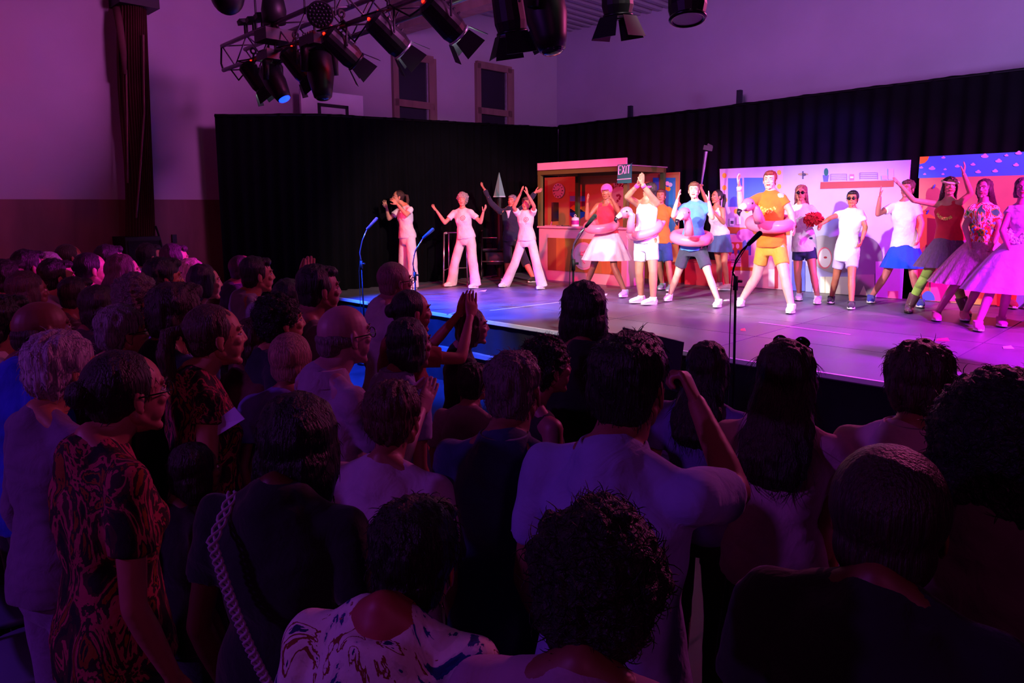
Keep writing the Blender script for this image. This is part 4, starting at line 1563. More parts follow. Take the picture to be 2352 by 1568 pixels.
def walker():
    Y0 = at_z(1020, 657, STG)[1]
    Y1 = Y0 + .42
    a, b_ = at_z(1019, 657, STG), at_z(1074, 655, STG)
    c, d = a + V3(.05, .42, 0), b_ + V3(-.02, .42, 0)
    H = at_y(1020, 536, Y0)[2] - STG
    r = root('walking_frame', a, 'shiny aluminium walking frame beside the curly haired woman in white', 'walking frame')
    tops = [V3(p_[0] + (.02 if i in (0, 2) else -.02), p_[1] + (.06 if i < 2 else -.06), STG + H) for i, p_ in enumerate((a, b_, c, d))]
    al = mat('metal', '#d8d8e0', .25)
    for p_, t_ in zip((a, b_, c, d), tops):
        m = MB()
        m.cyl(p_ + V3(0, 0, .03), t_, .0125, n=10)
        l = m.build('leg', al, r, True)
        m = MB()
        m.cyl(p_, p_ + V3(0, 0, .035), .019, .016, n=10)
        m.build('rubber_tip', mat('plain', '#606066'), l)
    m = MB()
    m.tube([tops[0], tops[2], tops[3], tops[1]], .0125, 10)
    m.build('top_rail', al, r, True)
    m = MB()
    f_ = .3
    Lw = [p_ * (1 - f_) + t_ * f_ for p_, t_ in zip((a, b_, c, d), tops)]
    m.tube([Lw[0], Lw[2]], .010, 8)
    m.tube([Lw[2], Lw[3]], .010, 8)
    m.tube([Lw[1], Lw[3]], .010, 8)
    m.build('cross_brace', al, r, True)
    for i in (0, 1):
        m = MB()
        m.cyl(tops[i] * .75 + tops[i + 2] * .25, tops[i] * .3 + tops[i + 2] * .7, .018, n=12)
        m.build('handgrip', mat('plain', '#a8a8b0'), r, True)


walker()


def wheelchair():
    c = at_z(1137, 640, STG) + V3(.02, .16, 0)
    r = root('rollator', c, 'dark rollator with red side tubes behind the dancers in white', 'rollator')
    dk, rd = mat('metal', '#34343c', .3), mat('metal', '#a02030', .3)
    W_ = .26
    for e, m_ in ((-1, dk), (1, rd)):
        m = MB()
        m.tube([c + V3(e * W_, -.28, .06), c + V3(e * W_, -.2, .32), c + V3(e * W_, .0, .72), c + V3(e * W_, .1, .84), c + V3(e * W_, .22, .86)], .016, 10)
        m.tube([c + V3(e * W_, .3, .06), c + V3(e * W_, .12, .4), c + V3(e * W_, 0, .6)], .015, 8)
        m.build('side_tube', m_, r, True)
        for yy in (-.28, .3):
            m = MB()
            m.torus(c + V3(e * W_, yy, .09), .072, .018, (1, 0, 0), (0, 0, 1), 28, 8)
            m.cyl(c + V3(e * W_ - .02, yy, .09), c + V3(e * W_ + .02, yy, .09), .03, n=14)
            for k in range(5):
                t_ = k * 1.257
                m.cyl(c + V3(e * W_, yy, .09), c + V3(e * W_, yy + .07 * math.cos(t_), .09 + .07 * math.sin(t_)), .006, n=6)
            m.build('wheel', mat('plain', '#18181c'), r, True)
        m = MB()
        m.cyl(c + V3(e * W_, .12, .86), c + V3(e * W_, .24, .87), .021, n=10)
        m.build('handle', mat('plain', '#101014'), r, True)
    m = MB()
    m.box(c + V3(0, -.0, .52), (.48, .28, .03))
    m.build('seat', mat('cloth', '#101014'), r)
    m = MB()
    m.tube([c + V3(-W_, -.2, .32), c + V3(W_, -.2, .32)], .013, 8)
    m.tube([c + V3(-W_, .02, .74), c + V3(W_, .02, .74)], .011, 8)
    m.build('cross_bar', mat('metal', '#b0b0b8', .3), r, True)
    m = MB()
    m.loft([(c + V3(0, -.1, .26), (.18, 0, 0), (0, .10, 0)), (c + V3(0, -.1, .36), (.19, 0, 0), (0, .11, 0)), (c + V3(0, -.1, .48), (.2, 0, 0), (0, .12, 0))], 18)
    m.build('basket', mat('plain', '#30303a'), r, True)


wheelchair()


# ------------------------------------------------------------------ microphones
def mic_stand(label, foot, Y, pts, mic, col_boom, gcol, knob=None, z0=0.0):
    """foot/pts/mic are seen points at distance Y"""
    base = at_y(foot[0], foot[1], Y)
    base[2] = z0
    r = root('microphone_stand', base, label, 'microphone stand')
    P_ = [at_y(x, y, Y) for x, y in pts]
    st_ = mat('metal', '#1a1a22', .4)
    m = MB()
    m.cyl(base, base + V3(0, 0, .035), .125, .12, n=28)
    m.build('round_base', st_, r, True)
    m = MB()
    m.cyl(base + V3(0, 0, .03), P_[0], .011, .010, n=12)
    m.build('pole', st_, r, True)
    m = MB()
    m.cyl(P_[0] - V3(0, 0, .09), P_[0] + V3(0, 0, .02), .019, n=12)
    m.cyl(P_[0] + V3(.0, -.0, -.02), P_[0] + V3(.05, 0, -.02), .012, n=10)
    m.build('clutch', mat('plain', '#0c0c12'), r, True)
    m = MB()
    m.tube(P_, [.010] + [.0075] * (len(P_) - 1), 8)
    m.build('boom', mat('metal', col_boom, .3), r, True)
    a, b_ = at_y(*mic[0], Y), at_y(*mic[1], Y - .06)
    m = MB()
    m.tube([a, a + (b_ - a) * .5, b_], [.016, .019, .021], 12)
    m.ell(b_, .021, seg=12, rings=8)
    m.build('microphone', mat('cloth', gcol), r, True)
    m = MB()
    m.tube([P_[-1], P_[len(P_) // 2] + V3(-.02, 0, -.06), P_[0] + V3(-.035, 0, -.12), base + V3(-.05, 0, .5), base + V3(-.06, 0.02, .02)], .004, 6)
    m.build('cable', mat('plain', '#0a0a0e'), r, True)
    return r


YF = lambda px, py: at_z(px, py, STG)[1]
mic_stand('blue lit microphone stand left of the stage in front of the black drape', (836, 690), YF(836, 690) - .3, [(830, 602), (826, 580), (832, 552), (843, 526)], ((843, 526), (865, 502)), '#8a8a9a', '#2a3a80')  # blue microphone colour stands in for the blue beam
mic_stand('blue lit microphone stand before the legs of the ponytailed dancer', (955, 700), YF(955, 706) - .3, [(953, 628), (948, 606), (954, 575), (972, 546)], ((972, 546), (994, 527)), '#8a8a9a', '#2a3a80')  # blue light put into the microphone colour here too
mic_stand('silver gooseneck microphone stand in front of the booth counter', (1317, 752), YF(1317, 770) - .3, [(1317, 600), (1314, 584), (1318, 560), (1330, 537), (1345, 521)], ((1345, 521), (1366, 496)), '#c8c4cc', '#3a4040')
mic_stand('tall black microphone stand before the dancer in orange', (1689, 860), YF(1689, 830) - .3, [(1690, 640), (1683, 626), (1690, 598), (1703, 576), (1718, 562)], ((1718, 562), (1745, 536)), '#2a2a30', '#16121a')

# ------------------------------------------------------------------ scraps on the stage
for px, py, w_, c_, lab in ((1668, 691, .05, '#f0f0f8', 'white paper scrap on the stage beside the white sneaker'), (1385, 678, .07, '#e8c8d0', 'small pale scrap on the stage below the pink counter'),
                            (1109, 669, .06, '#f0b8b0', 'pale scrap on the stage by the curly haired woman'), (2164, 782, .07, '#e03060', 'red petal scrap on the purple lit stage'),
                            (2314, 800, .05, '#e0c8f0', 'tiny pale scrap near the right stage end'), (1706, 759, .03, '#f0b060', 'orange crumb on the stage by the tall microphone stand')):
    q = at_z(px, py, STG)
    m = MB()
    m.add([q + V3(-w_, -.02, .004), q + V3(w_ * .7, -.035, .004), q + V3(w_, .03, .02), q + V3(-w_ * .3, .04, .01),
           q + V3(-w_, -.02, .006), q + V3(w_ * .7, -.035, .006), q + V3(w_, .03, .022), q + V3(-w_ * .3, .04, .012)], [[0, 3, 2, 1], [4, 5, 6, 7], [0, 1, 5, 4], [1, 2, 6, 5], [2, 3, 7, 6], [3, 0, 4, 7]])
    tag(m.build('paper_scrap', mat('plain', c_)), lab, 'scrap')
# black side masking at the right end of the picture
q = at_z(2346, 865, STG) - V3(.08, .26, 0)
mk = root('side_masking', (q[0], q[1], 0), 'black vertical panel at the right edge of the stage front', 'panel')
m = MB()
m.box((q[0] + .22, q[1], 1.05), (.44, .3, 2.1), frame((0, 0, 1), (RT, RT, 0)))
m.build('panel', mat('drape', '#0c0b12'), mk)
m = MB()
m.box((q[0] + .22, q[1], .02), (.6, .5, .04), frame((0, 0, 1), (RT, RT, 0)))
m.build('base_plate', mat('metal', '#202028'), mk)


# ------------------------------------------------------------------ lighting rig
TA, TB = at_y(510, 106, 9.3), at_y(736, 14, 7.44)
TZ = TA[2]
tdir = norm(V3(TB[0] - TA[0], TB[1] - TA[1], 0))
tside = V3(-tdir[1], tdir[0], 0)
TLEN = 8.2
tr = root('lighting_truss', TA, 'long aluminium box truss carrying the stage lights under the ceiling', 'truss')
TS = .29
chords = []
tm = mat('metal', '#8a8088', .45)
for (a, b_) in ((0, 0), (1, 0), (0, 1), (1, 1)):
    o_ = tside * (a * TS) - V3(0, 0, b_ * TS)
    m = MB()
    m.cyl(TA + o_, TA + o_ + tdir * TLEN, .025, n=12)
    m.build('chord', tm, tr, True)
    chords.append(o_)
nb_ = int(TLEN / .36)
for face_ in ((0, 1), (2, 3), (0, 2), (1, 3)):
    for i in range(nb_):
        if face_ == (1, 3) and i % 2 and i > 12:
            continue
        a = TA + chords[face_[i % 2]] + tdir * (TLEN * i / nb_)
        b_ = TA + chords[face_[(i + 1) % 2]] + tdir * (TLEN * (i + 1) / nb_)
        m = MB()
        m.cyl(a, b_, .009, n=6)
        m.build('diagonal_brace', tm, tr, True)
m = MB()
for i in (.7, 3.4, 6.4):
    p_ = TA + tdir * i + tside * TS / 2
    m.tube([p_ - V3(0, 0, .02), V3(p_[0], p_[1], Z_CEIL)], .012, 6)
m.build('hanger_cable', mat('metal', '#303034'), tr)
rs = np.random.RandomState(4)
m = MB()
for i in range(7):
    p_ = TA + tdir * (.2 + i * .9) - V3(0, 0, TS)
    m.tube([p_, p_ + tdir * .25 - V3(0, 0, .10 + .08 * rs.rand()), p_ + tdir * .6 - V3(0, 0, .12 * rs.rand()), p_ + tdir * .9], .009, 6)
m.tube([TA + chords[2], TA - tdir * .06 - V3(0, 0, .2), TA - tdir * .02], .012, 6)
m.build('power_cable', mat('plain', '#0c0a0e'), tr, True)


def fresnel(label, c, aim, sc, led=True, door=True, up=(0, 0, 1), group=None, doorc='#14121a', hang=.0, rim='#3a3a40'):
    """theatre spotlight hanging above c, nose along aim"""
    c = np.asarray(c, float)
    R = frame(aim, up)
    r = root('stage_spotlight', c, label, 'stage light', group)
    blk = mat('plain', '#0e0c12', .5)
    g = lambda x, y, z: c + R @ (V3(x, y, z) * sc)
    m = MB()
    m.loft([(g(0, 0, -.20), R[:, 0] * .07 * sc, R[:, 1] * .07 * sc), (g(0, 0, -.17), R[:, 0] * .10 * sc, R[:, 1] * .10 * sc), (g(0, 0, .10), R[:, 0] * .11 * sc, R[:, 1] * .11 * sc), (g(0, 0, .16), R[:, 0] * .095 * sc, R[:, 1] * .095 * sc)], 16)
    for k in range(5):
        m.box(g(0, .10, -.15 + k * .05), V3(.13, .03, .012) * sc, R)
    m.build('housing', blk, r)
    m = MB()
    m.torus(g(0, 0, .165), .095 * sc, .012 * sc, R[:, 2], R[:, 1], 28, 8)
    m.build('front_ring', mat('metal', rim, .3), r, True)
    m = MB()
    m.cyl(g(0, 0, .15), g(0, 0, .168), .088 * sc, n=24)
    m.build('lens', mat('plain', '#c0c8c8', .1), r)
    if door:
        for k in range(4):
            t_ = k * math.pi / 2 + .35
            e = V3(math.cos(t_), math.sin(t_), 0)
            f_ = V3(-math.sin(t_), math.cos(t_), 0)
            out = norm(e * .42 + V3(0, 0, 1))
            w0, w1, L = .075, .10, .15
            P = [e * .10 + V3(0, 0, .175) + f_ * w0, e * .10 + V3(0, 0, .175) - f_ * w0, e * .10 + V3(0, 0, .175) + out * L - f_ * w1, e * .10 + V3(0, 0, .175) + out * L + f_ * w1]
            nn_ = np.cross(f_, out) * .004
            Q = [g(*(p_)) for p_ in P] + [g(*(p_ + nn_)) for p_ in P]
            m = MB()
            m.add(Q, [[0, 1, 2, 3], [7, 6, 5, 4], [0, 4, 5, 1], [1, 5, 6, 2], [2, 6, 7, 3], [3, 7, 4, 0]])
            m.build('barn_door', mat('plain', doorc, .5), r)
    # yoke and clamp, always hanging upright
    s_ = norm(np.cross(R[:, 2], V3(0, 0, 1)))
    topy = c + V3(0, 0, (.24 + hang) * sc)
    m = MB()
    m.tube([c + s_ * .125 * sc, c + s_ * .13 * sc + V3(0, 0, .2) * sc, topy + s_ * .06 * sc, topy, topy - s_ * .06 * sc, c - s_ * .13 * sc + V3(0, 0, .2) * sc, c - s_ * .125 * sc], .010 * sc, 6)
    m.build('yoke', blk, r)
    m = MB()
    m.cyl(topy, topy + V3(0, 0, .05), .012, n=8)
    m.torus(topy + V3(0, 0, .075), .03, .012, tdir, (0, 0, 1), 16, 8)
    m.build('clamp', blk, r)
    if led:
        m = MB()
        m.ell(g(.045, .0, -.203), .014 * sc, seg=10, rings=6)
        m.ell(g(.0, .09, -.19), .010 * sc, seg=10, rings=6)
        m.build('indicator_lamp', mat('glow', '#ff1408', 9), r, True)
    m = MB()
    m.tube([g(0, .02, -.2), g(0, -.05, -.27), topy + s_ * .05 - V3(0, 0, .02), topy + s_ * .03 + V3(0, 0, .05)], .008 * sc, 6)
    m.build('lamp_cable', blk, r, True)
    return r


def mover(label, c, aim, sc, lit=None):
    """moving head: base box, fork, tapered head"""
    c = np.asarray(c, float)
    r = root('moving_head_light', c, label, 'stage light')
    blk = mat('plain', '#100e14', .45)
    R = frame(aim, (0, 0, 1))
    g = lambda x, y, z: c + R @ (V3(x, y, z) * sc)
    m = MB()
    Rb = frame((0, 0, 1), tdir)
    m.box(c + V3(0, 0, .245) * sc, V3(.25, .28, .09) * sc, Rb)
    for k in range(5):
        m.box(c + V3(0, 0, .30) * sc + tdir * (k - 2) * .045 * sc, V3(.22, .018, .03) * sc, Rb)
    m.build('base', blk, r)
    s_ = norm(np.cross(R[:, 2], V3(0, 0, 1)))
    m = MB()
    for e in (-1, 1):
        m.tube([c + s_ * e * .06 * sc + V3(0, 0, .21) * sc, c + s_ * e * .15 * sc + V3(0, 0, .16) * sc, c + s_ * e * .155 * sc - V3(0, 0, .03) * sc], [.04 * sc, .042 * sc, .035 * sc], 10)
    m.build('fork', blk, r, True)
    m = MB()
    m.loft([(g(0, 0, -.17), R[:, 0] * .07 * sc, R[:, 1] * .06 * sc), (g(0, 0, -.12), R[:, 0] * .115 * sc, R[:, 1] * .12 * sc), (g(0, 0, .06), R[:, 0] * .12 * sc, R[:, 1] * .125 * sc),
            (g(0, 0, .18), R[:, 0] * .095 * sc, R[:, 1] * .10 * sc), (g(0, 0, .25), R[:, 0] * .08 * sc, R[:, 1] * .08 * sc)], 20)
    m.build('head', blk, r, True)
    m = MB()
    m.cyl(g(0, 0, .245), g(0, 0, .262), .066 * sc, n=24)
    m.ell(g(0, 0, .262), V3(.064, .064, .02) * sc, R)
    m.build('lens', mat('glow', '#0a24ff', 9) if lit else mat('plain', '#202838', .1), r, True)
    m = MB()
    for e in (-.08, .08):
        m.cyl(c + V3(0, 0, .29) * sc + tdir * e, c + V3(0, 0, .42) * sc + tdir * e, .012, n=8)
        m.torus(c + V3(0, 0, .45) * sc + tdir * e, .03, .012, tdir, (0, 0, 1), 16, 8)
    m.build('clamp', blk, r)
    return r


def on_truss(px, py, dz=None):
    """point on the vertical plane through the front chord"""
    d = ray(px, py)
    nrm = V3(-tdir[1], tdir[0], 0)
    t_ = np.dot(nrm, TA) / np.dot(nrm, d)
    return CAM + d * t_


AIM = norm(V3(.66, .40, -.62))
fresnel('small stage spotlight at the far left end of the truss', on_truss(585, 178), norm(V3(.55, .15, -.8)), .92)
mover('moving head with a blue glowing lens at the left truss end', on_truss(628, 182), norm(V3(.48, -.1, -.87)), .98, True)
fresnel('stage spotlight between the two moving heads on the truss', on_truss(682, 150), norm(V3(.6, .15, -.78)), .95)
mover('dark unlit moving head hanging straight down from the truss', on_truss(735, 160), norm(V3(.10, -.1, -1)), 1.1)
fresnel('stage spotlight with wide open barn doors right of the dark moving head', on_truss(787, 112), AIM, 1.02)
fresnel('stage spotlight with brightly lit front ring, left of the largest one', on_truss(893, 82), AIM, 1.02, rim='#e8f4f0')  # pale rim colour stands in for light from the lens
fresnel('largest lit stage spotlight with white edged barn doors at the top', on_truss(1020, 45), AIM, 1.0, rim='#e8f4f0')  # rim again coloured pale as if lit
fresnel('dark spotlight with one barn door in view, left of the blue sheen fixture', on_truss(1168, 8) + V3(0, 0, -.02), norm(V3(.15, .1, -1)), 1.1, led=False)
mover('big dark moving head with a faint blue sheen at the top centre', on_truss(1252, 18), norm(V3(.18, -.1, -1)), 1.15)
fresnel('spotlight showing only one barn door at the top edge above the stage', on_truss(1418, -22), norm(V3(.05, .1, -1)), .9, led=False)
fresnel('round nosed spotlight barely in view at the upper right edge', on_truss(1578, -22), norm(V3(.0, -.2, -1)), 1.0, led=False, door=False)
for px, py, e_ in ((893, 82, 5.0), (1020, 45, 6.0), (585, 178, 1.0)):
    c_ = on_truss(px, py)
    a2_ = AIM if px > 600 else norm(V3(.55, .15, -.8))
    light('POINT', 'lens_spill', c_ + a2_ * .20, c_ + a2_, (0.85, 1.0, 0.95), e_, 0.03)  # point lamp added before the lens to light the barn doors
# round multi-lens par
q = on_truss(768, 45) - tside * .12 - V3(0, .1, 0)
r = root('par_lamp', q, 'round lens cluster lamp facing the audience in the middle of the truss', 'stage light')
Rp = frame(norm(CAM + V3(-.8, 0, -.3) - q), (0, 0, 1))
m = MB()
m.loft([(q - Rp[:, 2] * .2, Rp[:, 0] * .08, Rp[:, 1] * .08), (q - Rp[:, 2] * .12, Rp[:, 0] * .115, Rp[:, 1] * .115), (q + Rp[:, 2] * .02, Rp[:, 0] * .125, Rp[:, 1] * .125), (q + Rp[:, 2] * .03, Rp[:, 0] * .12, Rp[:, 1] * .12)], 28)
m.build('housing', mat('plain', '#0e0c12', .5), r)
m = MB()
for k in range(37):
    ring_ = 0 if k == 0 else 1 if k < 7 else 2 if k < 19 else 3
    kk = 0 if k == 0 else (k - (1, 7, 19)[ring_ - 1]) / (6 * ring_) * 6.283
    m.ell(q + Rp @ V3(.032 * ring_ * math.cos(kk), .032 * ring_ * math.sin(kk), .032), (.013, .013, .008), Rp, 8, 5)
m.build('lens_cluster', mat('plain', '#2a2632', .2), r, True)
m = MB()
m.tube([q + Rp[:, 0] * .14, q + Rp[:, 0] * .14 + V3(0, 0, .17), q + V3(0, 0, .2), q - Rp[:, 0] * .14 + V3(0, 0, .17), q - Rp[:, 0] * .14], .01, 6)
m.tube([q + V3(0, 0, .2), q + V3(0, 0, .26), q + tside * .14 + V3(0, .1, .28)], .012, 6)
m.build('yoke', mat('plain', '#0e0c12', .5), r)
# unit standing on top of the truss
q = on_truss(630, 50)
r = root('moving_head_light', q, 'dark moving head standing upright on top of the truss', 'stage light')
m = MB()
m.loft([(q + V3(0, 0, .30), tdir * .10, tside * .10), (q + V3(0, 0, .12), tdir * .15, tside * .13), (q - V3(0, 0, .02), tdir * .13, tside * .12)], 16)
m.build('head', mat('plain', '#100e14', .5), r, True)
m = MB()
m.box(q - V3(0, 0, .16), (.34, .30, .12), frame((0, 0, 1), tdir))
m.cyl(q - V3(0, 0, .12), q, .05, n=12)
m.build('base', mat('plain', '#100e14', .5), r)
# row of small connectors/clamps on the upper chord
for px, py, lab in ((564, 50, 'leftmost small hook clamp standing on the upper truss chord'), (583, 45, 'middle small hook clamp on the upper truss chord'), (603, 36, 'right small hook clamp on the upper truss chord')):
    q = on_truss(px, py)
    b0 = TA + tdir * np.dot(q - TA, tdir)
    m = MB()
    m.box(q, (.17, .09, .05), frame(norm(V3(-.3, 0, 1)), tdir))
    m.cyl(q + tdir * .03, V3(b0[0], b0[1], TZ) + tdir * .03, .012, n=8)
    m.cyl(q - tdir * .03, V3(b0[0], b0[1], TZ) - tdir * .03, .012, n=8)
    tag(m.build('hook_clamp', mat('plain', '#120f15', .5)), lab, 'clamp')
# round fixture at the top left, nearer to the camera
q = at_y(522, -18, 6.2)
r = root('par_lamp', q, 'dark round lamp can cut by the top edge, left of the truss', 'stage light')
m = MB()
m.ell(q - V3(0, 0, .02), (.135, .135, .16), seg=24, rings=14)
m.cyl(q, q + V3(0, 0, .2), .13, .10, n=20)
m.build('housing', mat('plain', '#100e13', .4), r, True)
m = MB()
m.cyl(q + V3(0, 0, .2), V3(q[0], q[1], Z_CEIL), .02, n=8)
m.build('hanging_tube', mat('plain', '#100e13', .4), r)


# ------------------------------------------------------------------ dancers on the stage
def perf(label, seed, kp, feet, sex='f', fdir=(-.45, -.89), face=None, k=1.0, dy=0.0, wd=(-.12, -.12), headscale=1.0, tilt=0.0, legdy=(0, 0), **kw):
    """kp: seen joints (pixels); feet: where the two soles touch the deck"""
    fR, fL = at_z(feet[0][0], feet[0][1], STG), at_z(feet[1][0], feet[1][1], STG)
    Y = (fR[1] + fL[1]) / 2 + dy
    hd = at_y(*kp['head'], Y)
    s = (hd[2] - STG) / 1.645 * k
    f = norm(V3(fdir[0], fdir[1], 0))
    J = {'head': hd}
    tw = f[0] * -1
    w = .165 * s
    for q, e in (('R', 1), ('L', -1)):
        for n_ in ('sh', 'hip'):
            J[n_ + q] = at_y(*kp[n_ + q], Y + e * tw * w * (1 if n_ == 'sh' else .55))
        J['an' + q] = (fR if q == 'R' else fL) + V3(0, 0, .072 * s)
        J['kn' + q] = at_y(*kp['kn' + q], (J['an' + q][1] + J['hip' + q][1]) / 2 - .05)
        J['toe' + q] = J['an' + q] + f * .13 * s - V3(0, 0, .042 * s)
        if 'tdir' + q in kp:
            d_ = norm(V3(*kp['tdir' + q], 0))
            J['toe' + q] = J['an' + q] + d_ * .13 * s - V3(0, 0, .042 * s)
        a = wd[0 if q == 'R' else 1]
        J['el' + q] = at_y(*kp['el' + q], J['sh' + q][1] + a * .6)
        J['wr' + q] = at_y(*kp['wr' + q], J['sh' + q][1] + a)
        if 'tip' + q in kp:
            J['tip' + q] = at_y(*kp['tip' + q], J['sh' + q][1] + a * 1.1)
        if 'palm' + q in kp:
            J['palm' + q] = V3(*kp['palm' + q])
    hm = (J['hipR'] + J['hipL']) / 2
    for q in 'RL':            # hip sockets no wider than a pelvis
        v = J['hip' + q] - hm
        J['hip' + q] = hm + norm(v) * min(np.linalg.norm(v), .095 * s)
    # neck stays natural
    base_z = STG
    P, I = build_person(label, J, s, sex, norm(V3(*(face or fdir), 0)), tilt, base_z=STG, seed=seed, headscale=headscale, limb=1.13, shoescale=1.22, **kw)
    I.update(J=J, s=s, Y=Y, P=P)
    return I


def bm(*a):
    return a


P1 = perf('ponytailed girl in white T-shirt and white trousers at the far left of the stage', 1,
          dict(head=(914, 453), shR=(917, 483), shL=(943, 481), elR=(893, 503), wrR=(888, 477), tipR=(881, 459), elL=(934, 494), wrL=(912, 468), tipL=(900, 456), hipR=(927, 546), hipL=(944, 546), knR=(926, 600), knL=(948, 603)),
          ((930, 660), (949, 664)), fdir=(-.85, -.5), face=(-.9, -.4), hair=('pony', '#3a2018'), top=('tee', '#e4dcdc', -.02), bottom=('wide', '#e0d4d0'), shoe='#e8e4e0', hands=('open', 'open'))
P2 = perf('woman with curly grey hair in white T-shirt and white trousers, palms held up', 2,
          dict(head=(1062, 459), shR=(1043, 489), shL=(1082, 487), elR=(1022, 512), wrR=(1003, 484), tipR=(991, 470), elL=(1104, 511), wrL=(1110, 487), tipL=(1117, 474), hipR=(1059, 548), hipL=(1083, 547), knR=(1045, 602), knL=(1086, 602)),
          ((1037, 657), (1093, 661)), face=(-.15, -1), hair=('curly', '#a8a0a0'), top=('tee', '#e4dcdc', 0.0), bottom=('wide', '#e0d4d0'), shoe='#e8dcd8', hands=('open', 'open'), skin='#c8907a')
P3 = perf('grey haired person in a dark suit with both arms flung up behind the white trio', 3,
          dict(head=(1176, 462), shR=(1150, 487), shL=(1194, 484), elR=(1127, 465), wrR=(1113, 435), tipR=(1106, 424), elL=(1215, 462), wrL=(1229, 442), tipL=(1246, 436), hipR=(1162, 548), hipL=(1188, 548), knR=(1166, 598), knL=(1208, 604)),
          ((1164, 642), (1226, 648)), sex='m', dy=.15, face=(-.5, -.9), hair=('short', '#8a8488'), top=('jacket', '#1c2038'), bottom=('shorts', '#1a1c2e', 1.1), shoe='#1c1418', hands=('open', 'open'), skin='#c88068')
P4 = perf('person in white T-shirt and wide white trousers clapping in front of the face', 4,
          dict(head=(1208, 468), shR=(1190, 492), shL=(1224, 491), elR=(1180, 476), wrR=(1196, 444), tipR=(1203, 424), elL=(1227, 474), wrL=(1212, 446), tipL=(1207, 424), hipR=(1198, 552), hipL=(1222, 552), knR=(1182, 606), knL=(1232, 606)),
          ((1160, 658), (1246, 663)), face=(-.35, -.9), hair=('short', '#6a4a40'), top=('tee', '#e4dcdc', -.02), bottom=('wide', '#e4d8d6'), shoe='#ece4e4', hands=('flat', 'flat'), wd=(-.22, -.22), skin='#c8866c')
P5 = perf('dancer in pink cap, red top and pale pink skirt wearing a pink swim ring', 5,
          dict(head=(1393, 441), shR=(1373, 472), shL=(1413, 471), elR=(1348, 502), wrR=(1349, 466), tipR=(1352, 438), elL=(1424, 492), wrL=(1406, 458), tipL=(1397, 432), hipR=(1382, 552), hipL=(1407, 551), knR=(1362, 614), knL=(1410, 612)),
          ((1345, 668), (1436, 681)), face=(-.45, -.9), tilt=-.15, hair=('cap', '#d83a90'), skin='#8a5238', top=('strap', '#c01838', .12), bottom=('skirt', '#eac4cc', .14, .29, .37), shoe='#b8b4d0', hands=('flat', 'open'), wd=(-.15, -.2))
P6 = perf('man in white tank top and white shorts clapping overhead inside a flamingo ring', 6,
          dict(head=(1491, 440), shR=(1466, 468), shL=(1507, 466), elR=(1440, 452), wrR=(1466, 424), tipR=(1472, 403), elL=(1492, 446), wrL=(1476, 424), tipL=(1476, 403), hipR=(1470, 556), hipL=(1498, 555), knR=(1468, 628), knL=(1500, 624)),
          ((1473, 695), (1500, 699)), sex='m', fdir=(-.8, -.6), face=(-.5, .5), hair=('short', '#1c1210'), skin='#b88468', top=('tank', '#f0f0f4', -.04), bottom=('shorts', '#f0f0f6', .62), shoe='#f2f2f6', hands=('flat', 'flat'), wd=(-.25, -.2))
P7 = perf('person in orange T-shirt and blue shorts behind the flamingo rings', 7,
          dict(head=(1518, 451), shR=(1500, 481), shL=(1536, 481), elR=(1497, 512), wrR=(1508, 535), elL=(1552, 506), wrL=(1560, 480), hipR=(1508, 556), hipL=(1530, 556), knR=(1514, 612), knL=(1536, 612)),
          ((1522, 664), (1541, 668)), sex='c', dy=.1, face=(-.3, -.9), hair=('short', '#5a3420'), top=('tee', '#d8822a', -.04), bottom=('shorts', '#2a4a88', .8), shoe='#7aa890', skin='#b07858')
P8 = perf('boy in light blue T-shirt and dark shorts flapping both arms above a flamingo ring', 8,
          dict(head=(1594, 438), shR=(1572, 474), shL=(1621, 473), elR=(1546, 496), wrR=(1556, 458), tipR=(1563, 434), elL=(1636, 500), wrL=(1628, 462), tipL=(1629, 436), hipR=(1578, 566), hipL=(1606, 566), knR=(1556, 630), knL=(1628, 632)),
          ((1537, 690), (1650, 704)), sex='c', k=.97, face=(-.35, -.95), hair=('short', '#6a4630'), top=('tee', '#4a86dc', -.1), bottom=('shorts', '#34364a', .72), shoe='#eeeef4', hands=('flat', 'flat'), skin='#d8a890', wide=1.12)
P9 = perf('dark haired girl in lace white top and denim skirt raising a shiny tube', 9,
          dict(head=(1646, 452), shR=(1632, 483), shL=(1660, 482), elR=(1620, 456), wrR=(1611, 434), tipR=(1608, 420), elL=(1662, 512), wrL=(1644, 492), hipR=(1645, 548), hipL=(1663, 548), knR=(1652, 606), knL=(1664, 606)),
          ((1652, 662), (1670, 666)), fdir=(-.8, -.6), face=(-.9, -.4), hair=('pony', '#1a100e'), top=('strap', '#e8e0ea', .12), bottom=('skirt', '#4a6294', .14, .20, .20), shoe='#d8a8b0', hands=('grip', 'relax'), skin='#b47a5c')
P10 = perf('dancer in orange shirt and yellow shorts waving inside a flamingo ring', 10,
           dict(head=(1768, 415), shR=(1748, 452), shL=(1794, 452), elR=(1702, 476), wrR=(1698, 428), tipR=(1694, 400), elL=(1815, 484), wrL=(1822, 512), tipL=(1824, 528), hipR=(1757, 560), hipL=(1787, 560), knR=(1737, 636), knL=(1803, 638)),
           ((1702, 702), (1817, 717)), sex='m', k=.98, face=(-.5, -.85), hair=('short', '#7a3428'), top=('tee', '#e07818', -.06), bottom=('shorts', '#e0a030', .62), shoe='#f4f4fa', hands=('open', 'open'), skin='#dcae98', wd=(-.15, -.1))
